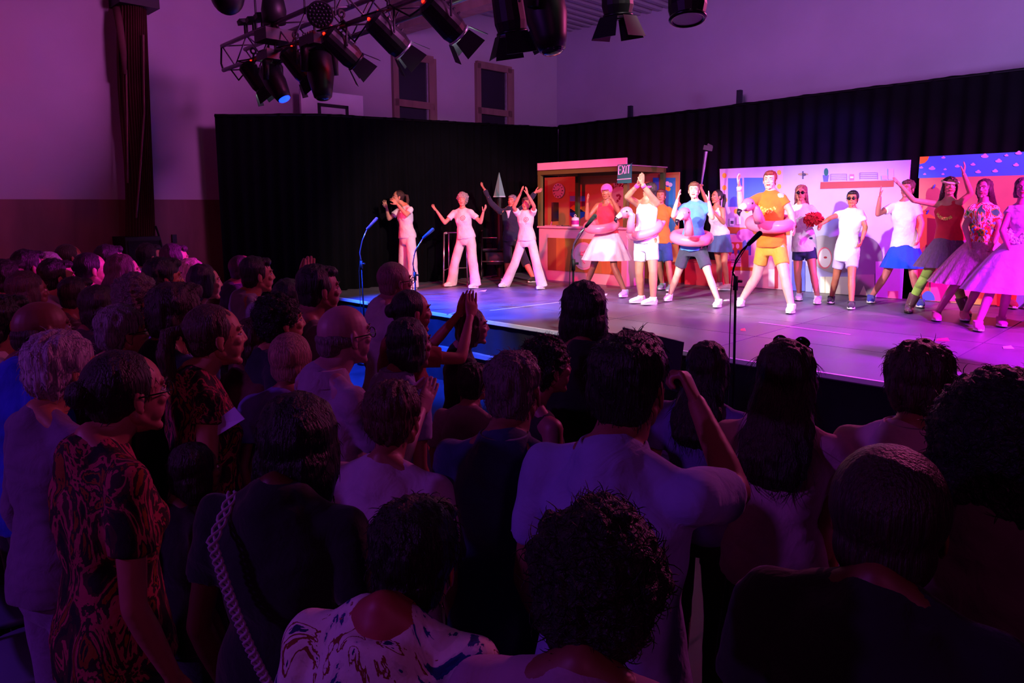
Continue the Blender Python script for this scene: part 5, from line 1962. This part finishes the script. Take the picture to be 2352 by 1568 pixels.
P11 = perf('long haired person in sunglasses, white shirt and navy shorts holding a red pompom', 11,
           dict(head=(1840, 444), shR=(1820, 480), shL=(1862, 478), elR=(1812, 518), wrR=(1838, 520), elL=(1884, 508), wrL=(1874, 502), hipR=(1834, 566), hipL=(1860, 566), knR=(1832, 628), knL=(1868, 628)),
           ((1836, 688), (1878, 696)), face=(-.45, -.85), hair=('longhair', '#8a4a50'), top=('tee', '#e8e6e8', -.12), bottom=('shorts', '#1c2858', .5), shoe='#d8c8e8', glasses='dark', skin='#c87868')
P12 = perf('dark haired boy in dark sunglasses, long white shirt and lilac shorts', 12,
           dict(head=(1958, 457), shR=(1936, 489), shL=(1976, 489), elR=(1908, 500), wrR=(1888, 514), elL=(1988, 522), wrL=(1980, 550), hipR=(1932, 580), hipL=(1958, 580), knR=(1920, 638), knL=(1956, 638)),
           ((1909, 695), (1955, 708)), sex='c', face=(-.55, -.8), hair=('short', '#0e0a0a'), top=('tee', '#ece8f0', -.22), bottom=('shorts', '#c8bcec', .62), shoe='#20202a', glasses='dark', skin='#b47050', wd=(-.1, -.1))
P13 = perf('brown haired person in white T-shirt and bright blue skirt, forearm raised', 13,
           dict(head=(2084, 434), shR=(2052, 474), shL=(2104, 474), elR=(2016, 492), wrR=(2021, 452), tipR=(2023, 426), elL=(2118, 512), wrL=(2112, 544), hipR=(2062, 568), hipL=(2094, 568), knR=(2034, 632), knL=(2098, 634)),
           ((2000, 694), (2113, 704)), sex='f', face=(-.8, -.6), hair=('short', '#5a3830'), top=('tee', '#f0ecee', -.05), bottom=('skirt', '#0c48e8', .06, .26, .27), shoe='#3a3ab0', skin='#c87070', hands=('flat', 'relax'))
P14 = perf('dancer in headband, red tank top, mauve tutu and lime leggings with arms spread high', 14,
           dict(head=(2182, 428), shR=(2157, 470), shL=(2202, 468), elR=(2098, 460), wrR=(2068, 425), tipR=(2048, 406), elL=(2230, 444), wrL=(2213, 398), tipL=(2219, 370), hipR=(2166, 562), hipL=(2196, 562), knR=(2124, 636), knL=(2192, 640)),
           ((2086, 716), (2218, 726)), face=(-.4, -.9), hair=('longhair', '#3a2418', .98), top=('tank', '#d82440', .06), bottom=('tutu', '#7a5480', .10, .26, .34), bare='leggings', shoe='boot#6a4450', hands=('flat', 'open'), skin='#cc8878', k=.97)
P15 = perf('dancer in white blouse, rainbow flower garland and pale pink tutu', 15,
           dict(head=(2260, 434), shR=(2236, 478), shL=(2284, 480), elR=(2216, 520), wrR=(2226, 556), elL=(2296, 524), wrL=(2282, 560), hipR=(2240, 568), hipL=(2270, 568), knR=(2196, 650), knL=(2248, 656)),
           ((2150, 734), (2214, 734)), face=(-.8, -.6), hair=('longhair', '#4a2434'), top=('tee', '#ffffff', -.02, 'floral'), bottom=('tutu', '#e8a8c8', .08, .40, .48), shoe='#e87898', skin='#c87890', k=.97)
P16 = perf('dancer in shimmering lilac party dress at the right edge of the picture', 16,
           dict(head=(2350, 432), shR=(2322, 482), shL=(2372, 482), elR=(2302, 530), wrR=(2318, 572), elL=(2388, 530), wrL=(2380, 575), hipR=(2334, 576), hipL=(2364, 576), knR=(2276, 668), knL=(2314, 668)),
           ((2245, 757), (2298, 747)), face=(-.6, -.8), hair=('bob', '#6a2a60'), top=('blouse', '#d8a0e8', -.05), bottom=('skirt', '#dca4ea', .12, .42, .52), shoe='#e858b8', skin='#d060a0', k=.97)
P17 = perf('person in orange costume with orange curls, half cut off behind the lilac dress', 17,
           dict(head=(2356, 402), shR=(2338, 440), shL=(2378, 440), elR=(2330, 500), wrR=(2340, 540), elL=(2390, 500), wrL=(2392, 540), hipR=(2342, 545), hipL=(2370, 545), knR=(2325, 635), knL=(2362, 635)),
           ((2322, 706), (2360, 708)), dy=.1, face=(-.4, -.9), hair=('curly', '#c85a18'), top=('long', '#c85a20', -.05), bottom=('trousers', '#d06018'), shoe='#8a4030', skin='#c07050')


# rings, pompom and the other things the dancers wear or hold
def swim_ring(label, I, c, hw, tiltv=(0, 0, 1), neck=None, head=None, beak=(-1, 0, -.4), col='#f07c9c', tail=None, hr=.05):
    cc = at_y(c[0], c[1], (I['J']['hipR'][1] + I['J']['hipL'][1]) / 2)
    sc = (at_y(c[0] + hw, c[1], cc[1])[0] - cc[0])
    r_ = sc * .255
    R0 = sc - r_
    o = root('swim_ring', cc - V3(0, 0, r_), label, 'swim ring', 'pink inflatable swim rings round the dancers')
    m = MB()
    m.torus(cc, R0, r_, tiltv, (0, 1, 0), 52, 18)
    m.build('ring', mat('rubber', col), o, True)
    if neck:
        P_ = [at_y(x, y, cc[1] + d) for x, y, d in neck]
        m = MB()
        k_ = len(P_)
        m.tube(P_, [r_ * (.85 - .35 * i / (k_ - 1)) for i in range(k_)], 14)
        m.build('flamingo_neck', mat('rubber', col), o, True)
        h = at_y(*head)
        m = MB()
        R_ = frame(V3(*beak), (0, 0, 1))
        m.ell(h, (hr * .85, hr, hr * 1.15), R_, 18, 12)
        hd = m.build('flamingo_head', mat('rubber', col), o, True)
        m = MB()
        b0 = h + norm(V3(*beak)) * hr * .9
        b1 = b0 + norm(V3(*beak)) * hr * .8 - V3(0, 0, hr * .25)
        m.tube([b0 - norm(V3(*beak)) * hr * .3, b0, b1], [hr * .62, hr * .55, hr * .36], 12)
        m.build('beak', mat('rubber', '#f4e4d0'), hd, True)
        m = MB()
        m.tube([b1, b1 - V3(0, 0, hr * .4) + norm(V3(*beak)) * hr * .25, b1 - V3(0, 0, hr * .9)], [hr * .38, hr * .3, hr * .08], 12)
        m.build('beak_tip', mat('rubber', '#181420'), hd, True)
        for e in (-1, 1):
            m = MB()
            m.ell(h + R_[:, 0] * e * hr * .8 + V3(0, 0, hr * .2), hr * .16, seg=10, rings=6)
            m.build('eye', mat('plain', '#140c14'), hd, True)
    if tail:
        m = MB()
        P_ = [at_y(x, y, cc[1] + d) for x, y, d in tail]
        m.tube(P_, [r_ * .8, r_ * .6, r_ * .2], 12)
        m.build('tail', mat('rubber', '#ec7cb0'), o, True)
    return o


swim_ring('plain side of a pink swim ring round the dancer in the pink cap', P5, (1381, 518), 42, (-.12, -.22, 1), col='#f06c88')
swim_ring('pink flamingo swim ring with head and beak to the left of the man in white', P6, (1481, 527), 44, (-.38, -.25, 1),
          neck=[(1448, 534, -.25), (1449, 510, -.28), (1452, 494, -.28), (1444, 486, -.28)], head=(1438, 488, P6['Y'] - .2), tail=[(1513, 520, 0), (1522, 512, 0), (1528, 508, 0)], hr=.075)
swim_ring('pink flamingo swim ring round the boy in the light blue T-shirt', P8, (1588, 545), 50, (0, -.2, 1),
          neck=[(1583, 540, -.36), (1582, 520, -.38), (1580, 505, -.38), (1577, 496, -.40)], head=(1572, 491, P8['Y'] - .42), beak=(-.8, -.6, -.4), hr=.08)
swim_ring('pink flamingo swim ring round the dancer in orange and yellow', P10, (1769, 512), 56, (-.05, -.2, 1),
          neck=[(1745, 508, -.34), (1740, 492, -.38), (1736, 480, -.40), (1728, 472, -.40)], head=(1718, 470, P10['Y'] - .42), beak=(-.9, -.5, -.3), hr=.08)
# shiny tube
a, b_ = at_y(1611, 424, P9['J']['wrR'][1] - .05), at_y(1622, 348, P9['J']['wrR'][1] - .05)
tb = root('foil_wand', a, 'shiny foil covered wand with a dark tip held up by the girl in denim', 'wand')
m = MB()
m.tube([a, a * .5 + b_ * .5, b_], [.012, .02, .03], 6)
m.build('foil_shaft', mat('metal', '#c890e0', .2), tb)
m = MB()
m.box(b_ + V3(.02, 0, .05), (.14, .05, .07), frame((.2, 0, 1), (0, 1, 0)))
m.box(b_ + V3(.05, 0, .09), (.08, .04, .03), frame((.5, 0, 1), (0, 1, 0)))
m.build('dark_tip', mat('plain', '#18141c'), tb)
# pompom
q = at_y(1869, 502, P11['J']['wrL'][1] - .08)
m = MB()
rs = np.random.RandomState(3)
for _ in range(260):
    d = norm(rs.normal(size=3) * V3(1.25, .8, .8))
    L = .085 + .025 * rs.rand()
    m.tube([q, q + d * L * .6 + V3(0, 0, .01), q + d * L * V3(1.25, .9, 1) - V3(0, 0, .012)], [.012, .012, .008], 3)
m.ell(q, (.075, .055, .06))
tag(m.build('pompom', mat('cloth', '#d81030'), None, False), 'fluffy red pompom held by the long haired person in sunglasses', 'pompom')
# headbands, wristbands, garlands are worn: parts of their person


def band(I, name, c, R, r, axis, col, sx=1, sy=1, kind='cloth'):
    m = MB()
    m.torus(c, R, r, axis, (0, 1, 0), 36, 8, sx, sy)
    m.build(name, mat(kind, col), I['P'], True, I['base'])


band(P6, 'headband', P6['hc'] + V3(0, 0, .055) * P6['s'], .094 * P6['s'], .014, (0, .1, 1), '#f030b0')
band(P14, 'headband', P14['hc'] + V3(0, 0, .06) * P14['s'], .094 * P14['s'], .013, (0, -.25, 1), '#f0e0b0')
for I, q_, col in ((P6, 'R', '#e050c0'), (P6, 'L', '#e050c0'), (P10, 'R', '#f0b0e0')):
    e_, w_ = I['J']['el' + q_], I['J']['wr' + q_]
    m = MB()
    m.cyl(e_ + (w_ - e_) * .8, e_ + (w_ - e_) * .98, .036 * I['s'], .034 * I['s'], 16)
    m.build('wristband', mat('cloth', col), I['P'], True, I['base'])
# printed round logo on two white T-shirts
for I, off in ((P2, .045), (P4, .05)):
    so = I['shirt']
    from mathutils.bvhtree import BVHTree
    V = [v.co + Vector(I['base']) for v in so.data.vertices]
    bv = BVHTree.FromPolygons(V, [p_.vertices[:] for p_ in so.data.polygons])
    c0 = I['pel'] + (I['top'] - I['pel']) * .80 - I['lat'] * off
    m = MB()
    for rr, w_ in ((.036, .006), (.016, .006)):
        pts = []
        for t_ in range(25):
            a = t_ / 24 * 6.2832
            p_ = c0 + I['lat'] * rr * math.cos(a) + V3(0, 0, 1) * rr * math.sin(a) + I['fwd'] * .4
            hit = bv.ray_cast(Vector(p_), Vector(-I['fwd']))
            pts.append(np.array(hit[0]) + I['fwd'] * .002 if hit[0] else p_ - I['fwd'] * .28)
        m.tube(pts, .0035, 5)
    m.build('printed_logo', mat('plain', '#c83848'), so, False, I['base'])


# flower garlands
def garland(I, name, cols, drop, seed, rr=.024):
    rs_ = np.random.RandomState(seed)
    s = I['s']
    n0 = I['top'] + I['up'] * .04 * s
    for ci, col in enumerate(cols):
        m = MB()
        K = 34
        for k_ in range(ci, K, len(cols)):
            a = k_ / K * 6.2832
            z = -drop * (1 - math.cos(a)) / 2
            front = .05 + .09 * (1 - math.cos(a)) / 2
            p_ = n0 + I['lat'] * .105 * s * math.sin(a) + I['fwd'] * (-.06 + .19 * (1 - math.cos(a)) / 2) * s + V3(0, 0, z * s)
            for j in range(5):
                t_ = j * 1.2566 + rs_.rand()
                m.ell(p_ + (I['lat'] * math.cos(t_) + V3(0, 0, 1) * math.sin(t_)) * rr * .7, (rr * .6, rr * .5, rr * .6), None, 8, 5)
        m.build(name, mat('cloth', col), I['P'], True, I['base'])


garland(P15, 'flower_garland', ['#ff7a10', '#f01860', '#50c850', '#ffd830', '#60b8f0'], .34, 2, .034)
garland(P16, 'flower_garland', ['#f8f0ff', '#e8d0ff'], .40, 5, .03)
garland(P14, 'flower_garland', ['#f0d060'], .22, 7, .016)
garland(P10, 'flower_garland', ['#f09020', '#f8e060'], .22, 9, .026)
# bow tie-like white scarf of the suited person
m = MB()
c = P3['top'] + P3['fwd'] * .115 * P3['s'] - V3(0, 0, .03)
m.loft([(c + V3(0, 0, .05), P3['lat'] * .05, P3['fwd'] * .015), (c, P3['lat'] * .03, P3['fwd'] * .02), (c - V3(0, 0, .09), P3['lat'] * .012, P3['fwd'] * .012)], 10)
m.build('shirt_front', mat('cloth', '#e0d0d8'), P3['P'], True, P3['base'])
# stripes on a sneaker, shorts emblem
m = MB()
I = P5
for k_ in range(3):
    c = I['J']['anL'] + norm(I['J']['toeL'] - I['J']['anL']) * (.05 + .022 * k_)
    m.box(c + V3(0, -.05, -.02) * I['s'], (.008, .004, .04), frame((.3, 0, 1), (0, 1, 0)))
m.build('sneaker_stripe', mat('plain', '#3a3450'), I['P'], False, I['base'])


# ------------------------------------------------------------------ the audience
def aud(label, px, py, d, sex, rel, hair, skin, top, bottom, arms='down', seed=0, **kw):
    q = at_y(px, py, d)
    H = q[2]
    ang = math.degrees(math.atan2(q[0], q[1]))
    yaw = ang + rel
    hy = kw.pop('head_yaw', 0.0)
    bend = kw.pop('bend', (.02, 0.0))
    o_ = .055 + bend[0]
    J, s, face, r, f = standing(q[0] - o_ * math.sin(math.radians(yaw)), d - o_ * math.cos(math.radians(yaw)), H, yaw, arms, head_yaw=hy, bend=bend)
    fine = d < 3.4
    for k_, v in kw.pop('J', {}).items():
        J[k_] = J['shR'] * 0 + v
    hd = {'clap': ('flat', 'flat'), 'clapup': ('flat', 'flat'), 'hold': ('grip', 'relax')}.get(arms, ('relax', 'relax'))
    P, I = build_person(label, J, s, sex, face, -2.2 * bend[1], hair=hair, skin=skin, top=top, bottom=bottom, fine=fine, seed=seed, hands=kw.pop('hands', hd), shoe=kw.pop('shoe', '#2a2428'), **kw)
    I.update(J=J, s=s, P=P, r=r, f=f)
    return I


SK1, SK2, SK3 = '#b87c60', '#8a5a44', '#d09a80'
T = lambda c_='#1c1c26': ('trousers', c_)
GB = 'dark spectators along the far left wall'
# --- far left rows
aud('man in a dark flat cap in the far left row by the wall', 66, 577, 5.3, 'm', 72, ('short', '#120c0c'), '#8a4a3c', ('tee', '#2a1c22'), T(), seed=1)
aud('grey haired woman behind the tall man near the far left wall', 116, 582, 5.9, 'f', 70, ('bob', '#9a8c90'), SK1, ('tee', '#5a3440'), T(), seed=2)
aud('tall dark haired man in profile, wearing a washed pink polo shirt, at far left', 130, 599, 4.9, 'm', 78, ('short', '#140c0c'), SK1, ('shirt', '#a08088'), T(), 'clap', 3)
aud('short haired man farthest back against the left wainscot', 158, 562, 6.6, 'm', 72, ('buzz', '#2a1814'), '#8a4034', ('tee', '#3a2028'), T(), seed=4)
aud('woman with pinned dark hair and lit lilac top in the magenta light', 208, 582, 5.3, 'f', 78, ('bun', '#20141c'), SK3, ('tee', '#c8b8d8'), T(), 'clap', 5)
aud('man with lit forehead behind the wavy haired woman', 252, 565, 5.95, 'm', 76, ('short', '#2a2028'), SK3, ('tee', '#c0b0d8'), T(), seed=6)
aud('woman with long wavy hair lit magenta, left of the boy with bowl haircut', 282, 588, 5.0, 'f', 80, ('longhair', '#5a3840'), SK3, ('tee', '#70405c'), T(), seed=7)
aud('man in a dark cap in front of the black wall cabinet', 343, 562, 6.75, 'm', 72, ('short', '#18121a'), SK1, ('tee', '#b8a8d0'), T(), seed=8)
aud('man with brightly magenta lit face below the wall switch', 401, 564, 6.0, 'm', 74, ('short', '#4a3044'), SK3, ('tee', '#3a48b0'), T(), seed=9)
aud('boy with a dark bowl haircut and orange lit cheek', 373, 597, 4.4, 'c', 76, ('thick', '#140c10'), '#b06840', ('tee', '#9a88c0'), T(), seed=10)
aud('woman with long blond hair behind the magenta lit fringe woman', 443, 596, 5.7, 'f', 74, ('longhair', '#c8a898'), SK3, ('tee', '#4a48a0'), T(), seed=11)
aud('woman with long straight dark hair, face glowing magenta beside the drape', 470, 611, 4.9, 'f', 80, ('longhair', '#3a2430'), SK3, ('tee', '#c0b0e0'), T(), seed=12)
aud('curly grey haired person in front of the boy with bowl haircut', 318, 640, 3.8, 'm', 74, ('curly', '#6a5c5c'), SK2, ('tee', '#3a1c26'), T(), seed=13)
aud('grey haired woman in glasses with red lit cheek in the left crowd', 284, 706, 3.15, 'f', 76, ('fluffy', '#8a7c80', .93), SK1, ('tee', '#4a2438'), T(), seed=14, glasses='clear')
aud('balding heavy man in profile at the left, large ear in view', 94, 692, 2.85, 'm', 74, ('fringe', '#3a2424'), '#7a4440', ('tee', '#2038d0'), T(), seed=15, wide=1.12)
aud('dark haired man at the very left edge in a pale pink shirt', 8, 682, 3.1, 'm', 70, ('short', '#100a0c'), SK2, ('shirt', '#b498a8'), T(), seed=16)
aud('big auburn haired person in black with blue sleeve, middle of the left crowd', 405, 668, 3.2, 'm', 60, ('thick', '#3a2024', 1.15), SK2, ('tee', '#101018'), T('#101018'), seed=17)
aud('person in a plain light blue shirt squeezed behind the profile woman', 438, 700, 3.75, 'm', 64, ('short', '#20141a'), SK2, ('tee', '#6a64b0'), T(), seed=18)
PW_ = aud('woman in sharp profile with long hair, earring and patterned blouse, left centre', 493, 703, 2.7, 'f', 80, ('pony', '#4a2c28'), SK1, ('blouse', '#301820', -.1, 'floral'), T(), seed=19)
aud('white haired woman in loose lilac shirt and lilac trousers at the left', 145, 772, 2.35, 'f', 66, ('fluffy', '#b4a0b0'), SK1, ('long', '#7a5c8c'), ('wide', '#8a6aa4'), seed=20)
aud('woman with swept back hair, dark glasses arm and floral blouse, lower left', 288, 810, 1.95, 'f', 70, ('bun', '#2a1a1c'), '#b06860', ('tee', '#301820', -.1, 'floral'), T(), seed=21, glasses='clear', bend=(.03, .02))
aud('small person with brown hair looking right in the dark lower left', 460, 1020, 2.35, 'f', 66, ('bob', '#24161a'), '#7a4a3c', ('tee', '#1e1218'), T(), seed=22)
aud('reddish haired woman in dark red top below the clapping man', 592, 735, 3.25, 'f', 66, ('bob', '#4a1c20'), '#8a4040', ('tee', '#5a1c28'), T(), seed=23)
# filler rows at the far left, mostly hidden heads
for i, (px, py, d, hk, hc_, lab) in enumerate(((18, 600, 4.7, 'short', '#1a0e10', 'dark haired head at the far left edge of the back row'),
                                              (62, 626, 4.3, 'bob', '#3a2024', 'red lit woman below the flat cap at the far left'),
                                              (178, 640, 4.6, 'short', '#1c1014', 'dark headed spectator left of the lilac top woman'),
                                              (232, 660, 3.9, 'bob', '#241418', 'brown haired woman behind the grey woman in glasses'),
                                              (28, 745, 3.6, 'short', '#1a1012', 'dark spectator hidden behind the pale pink shirt at left'))):
    aud(lab, px, py, d, 'm' if hk == 'short' else 'f', 72, (hk, hc_), '#7a4038', ('tee', '#381c26'), T(), seed=30 + i)
# --- centre left, against the drape
aud('person in a pinkish knitted cap and dark jacket in front of the black drape', 557, 586, 5.9, 'm', 74, ('cap', '#b890a8', .86), SK2, ('jacket', '#12121c'), T(), seed=40)
aud('bearded dark haired man in grey shirt clapping with raised hands', 590, 593, 4.9, 'm', 78, ('short', '#20120e'), SK1, ('shirt', '#8a8498'), T(), 'clapup', 41)
aud('tall man with dark hair in mauve T-shirt in front of the clapping man', 732, 613, 3.75, 'm', 72, ('short', '#20141a'), '#9a5c58', ('tee', '#6a4c64'), T(), seed=42)
aud('dark haired head between the clapping man and the tall mauve man', 668, 644, 4.4, 'f', 60, ('bob', '#120c10'), SK2, ('tee', '#201820'), T(), seed=43)
aud('woman with curly dark hair pinned up, left of the tall mauve man', 645, 682, 3.25, 'f', 74, ('curly', '#140c10', .92), SK1, ('tee', '#1c2030'), T(), seed=44)
aud('bald man with black glasses in a pale T-shirt near the stage corner', 908, 604, 4.5, 'm', 66, ('buzz', '#7a4c50'), '#9a5c60', ('tee', '#a89098'), T(), seed=45, glasses='clear')
aud('dark haired woman in red clapping hands high beside the stage corner', 948, 668, 3.75, 'f', 70, ('bun', '#140c0e'), '#a85c58', ('tee', '#8a2030'), T(), 'clapup', 46)
aud('woman with smooth dark hair and lilac shirt in the centre', 945, 735, 3.15, 'f', 60, ('bob', '#0e0a0e'), '#8a4850', ('shirt', '#8478b0'), T(), seed=47)
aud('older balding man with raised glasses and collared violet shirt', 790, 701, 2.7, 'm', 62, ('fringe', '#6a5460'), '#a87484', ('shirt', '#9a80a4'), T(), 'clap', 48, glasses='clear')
aud('person with cropped blond hair and blue top in the centre left', 672, 771, 3.05, 'f', 30, ('buzz', '#9a7068', 1.1), '#8a5048', ('tee', '#6a60b0'), T(), seed=49)
aud('brown haired person in a pale lilac T-shirt in the lower centre', 908, 878, 2.15, 'f', 28, ('fluffy', '#4a2c28', .93), '#8a5048', ('tee', '#b49cc0', -.14), T(), seed=50)
aud('blond woman turning right with dark blue top at the stage step', 1088, 709, 4.05, 'f', 78, ('bob', '#4a2c34'), '#a86878', ('tee', '#181428'), T(), seed=51)
aud('child in a pink top standing before the grey haired navy man', 1092, 834, 3.3, 'c', 30, ('short', '#20141a', .95), '#9a5c58', ('tee', '#8a6478'), T(), seed=52)
# --- centre and right
aud('grey haired man in a navy polo shirt in the centre foreground', 1182, 812, 2.1, 'm', 22, ('thick', '#5a4a50', .93), '#7a4840', ('shirt', '#1c2458', -.2), T('#12121c'), seed=53)
aud('woman with dark shoulder length hair silhouetted against the stage floor', 1343, 656, 3.1, 'f', 8, ('bob', '#140c10', 1.06), SK2, ('tee', '#0c0a10'), T('#0c0a10'), seed=54)
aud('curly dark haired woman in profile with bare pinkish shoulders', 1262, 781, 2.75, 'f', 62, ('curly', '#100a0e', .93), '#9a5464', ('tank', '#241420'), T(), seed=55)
TM = aud('tall man in a light blue shirt with his right arm raised, centre foreground', 1447, 775, 1.70, 'm', 24, ('thick', '#150d0e', .96), '#8a4c48', ('shirt', '#8a86c8', -.25), T('#2a1c20'), 'hold', 56, wide=1.0,
         J=dict(elR=at_y(1690, 1130, 1.75), wrR=at_y(1600, 925, 1.95), tipR=at_y(1568, 850, 2.0)))
aud('woman with long dark hair and lilac shirt right of the tall man', 1632, 789, 2.9, 'f', 20, ('longhair', '#1c1014'), '#a06060', ('tee', '#6c5ca8'), T(), seed=57)
aud('woman with very long brown hair, sunglasses on her head and pink tee, before the stage', 1812, 792, 2.35, 'f', 10, ('longhair', '#2a1618', 1.05), '#8a4440', ('blouse', '#c898ac', .02), ('skirt', '#10121e', .14, .34, .185), 'clap', 58, glasses='up')
aud('person with tousled brown hair and pale collared blouse right of centre', 2122, 797, 2.15, 'f', 14, ('fluffy', '#3a2420'), '#9a5c50', ('shirt', '#c8a4b8'), T(), seed=59)
aud('person with huge black hair filling the right edge', 2335, 892, 1.42, 'f', 12, ('afro', '#08060a', .92), SK2, ('tee', '#5a3c48'), T(), seed=60, bend=(.04, .03))
aud('boy with cropped dark hair and black T-shirt, lower right foreground', 2052, 1053, 1.22, 'c', 6, ('buzz', '#2a1418', 1.05), '#6a3028', ('tee', '#0a0a12'), T(), seed=61, wide=1.3, headscale=1.08, bend=(.04, .05))
aud('curly dark haired person in the bottom centre foreground', 1382, 1188, 1.08, 'f', 12, ('curly', '#160c10', .98), '#7a4038', ('tee', '#a0809c'), T(), seed=62, bend=(.05, .05))
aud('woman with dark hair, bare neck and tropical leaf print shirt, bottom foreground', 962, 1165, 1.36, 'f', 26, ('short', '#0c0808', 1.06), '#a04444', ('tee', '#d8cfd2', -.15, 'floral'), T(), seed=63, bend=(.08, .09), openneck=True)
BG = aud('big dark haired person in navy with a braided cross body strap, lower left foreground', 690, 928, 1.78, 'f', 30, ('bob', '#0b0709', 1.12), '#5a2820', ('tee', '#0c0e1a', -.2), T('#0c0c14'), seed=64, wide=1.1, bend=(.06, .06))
# braided strap over the shoulder
t_, l_, f_ = BG['top'], BG['lat'], BG['fwd']
s = BG['s']
m = MB()
for ph in (0, 2.1, 4.2):
    pts = []
    for k_ in range(121):
        a = k_ / 120
        base_ = t_ - l_ * (.12 - .28 * a) * s - f_ * (.135 + .035 * math.sin(a * 3.14)) * s + V3(0, 0, .065 - .60 * a - .03 * math.sin(a * 3.14)) * s
        if a < .1:
            base_ = base_ + f_ * (.12 * (1 - a / .1)) * s
        pts.append(base_ + l_ * .013 * math.sin(a * 90 + ph) + f_ * .003 * math.cos(a * 90 + ph))
    m.tube(pts, .0038, 6)
m.build('braided_strap', mat('cloth', '#a890b0'), BG['P'], True, BG['base'])
# pale sheet, the violet light is put into its colour
C_ = [at_y(480, 978, 2.50), at_y(538, 934, 2.46), at_y(562, 962, 2.44), at_y(492, 1004, 2.48)]
m = MB()
nrm = norm(np.cross(C_[1] - C_[0], C_[3] - C_[0])) * .003
m.add(C_ + [c + nrm for c in C_], [[0, 3, 2, 1], [4, 5, 6, 7], [0, 1, 5, 4], [1, 2, 6, 5], [2, 3, 7, 6], [3, 0, 4, 7]])
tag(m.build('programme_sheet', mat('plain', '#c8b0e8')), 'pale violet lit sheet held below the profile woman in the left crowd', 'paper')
# dark programme board in the hand of the tall man
C_ = [at_y(1430, 752, 2.12), at_y(1570, 786, 2.02), at_y(1556, 900, 2.02), at_y(1432, 866, 2.12)]
m = MB()
nrm = norm(np.cross(C_[1] - C_[0], C_[3] - C_[0])) * .006
m.add(C_ + [c + nrm for c in C_], [[0, 3, 2, 1], [4, 5, 6, 7], [0, 1, 5, 4], [1, 2, 6, 5], [2, 3, 7, 6], [3, 0, 4, 7]])
tag(m.build('tablet', mat('plain', '#2a2430', .3)), 'dark flat tablet held up by the tall man, in front of the stage floor', 'tablet')


# ------------------------------------------------------------------ chairs between the rows
def chair(label, px, py, yaw, col, z=.46):
    c = at_z(px, py, z)
    c[2] = 0
    a = math.radians(yaw)
    f = V3(math.sin(a), math.cos(a), 0)
    r = V3(math.cos(a), -math.sin(a), 0)
    R = np.stack([r, f, V3(0, 0, 1)], 1)
    o = root('chair', c, label, 'chair', 'stacking chairs between the rows of spectators')
    m = MB()
    m.loft([(c + V3(0, 0, .44), r * .20, f * .19), (c + V3(0, 0, .46), r * .215, f * .205), (c + V3(0, 0, .475), r * .20, f * .19)], 24)
    m.build('seat', mat('plain', col), o, True)
    m = MB()
    K = 10
    V, F = [], []
    for lay in (0, .012):
        for i in range(K + 1):
            x = -.2 + .4 * i / K
            for z_, b_ in ((.58, .0), (.70, -.01), (.84, -.04)):
                V.append(c + r * x + f * (-.2 + b_ + .35 * x * x - lay) + V3(0, 0, z_))
    n1 = (K + 1) * 3
    for lay in (0, 1):
        for i in range(K):
            for j in range(2):
                q = lay * n1 + i * 3 + j
                F.append([q, q + 1, q + 4, q + 3])
    for i in range(K):
        for j in (0, 2):
            q = i * 3 + j
            F.append([q, q + 3, q + 3 + n1, q + n1])
    for i in (0, K):
        for j in range(2):
            q = i * 3 + j
            F.append([q, q + 1, q + 1 + n1, q + n1])
    m.add(V, F)
    m.build('backrest', mat('plain', col), o, True)
    for ex, ey in ((-1, -1), (1, -1), (-1, 1), (1, 1)):
        m = MB()
        if ey < 0:
            m.tube([c + r * ex * .21 - f * .24, c + r * ex * .19 - f * .18 + V3(0, 0, .44), c + r * ex * .19 - f * .21 + V3(0, 0, .80)], .011, 8)
        else:
            m.tube([c + r * ex * .21 + f * .22, c + r * ex * .18 + f * .16 + V3(0, 0, .44)], .011, 8)
        m.build('leg', mat('metal', '#9a98a0', .3), o, True)


chair('pale chair seat right of the dark skirt of the long haired woman', 1935, 1235, 40, '#9a98b8')
chair('dark blue chair lowest at the left edge of the picture', 70, 1500, 45, '#6a6a9a')
chair('chair at the left edge behind the lilac trousers, middle one of three', 30, 1380, 45, '#5a5a88')
chair('chair at the left edge highest in the picture, beside the lilac trousers', 30, 1270, 45, '#4a4a70')
# leaflet on a seat, the pink light is put into its colour
q = at_z(1712, 1300, .47)
lf = root('leaflet', q, 'leaflet tinted as if pink lit, lying on a seat below the dark skirt', 'leaflet')
m = MB()
m.box(q, (.16, .21, .003), frame((0, 0, 1), (.5, .85, 0)))
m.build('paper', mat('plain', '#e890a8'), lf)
chair('chair carrying the pink lit leaflet in the gap beside the tall man', 1712, 1300, 40, '#20202c', .46)

_o = bpy.data.objects['tmp']
bpy.data.objects.remove(_o)
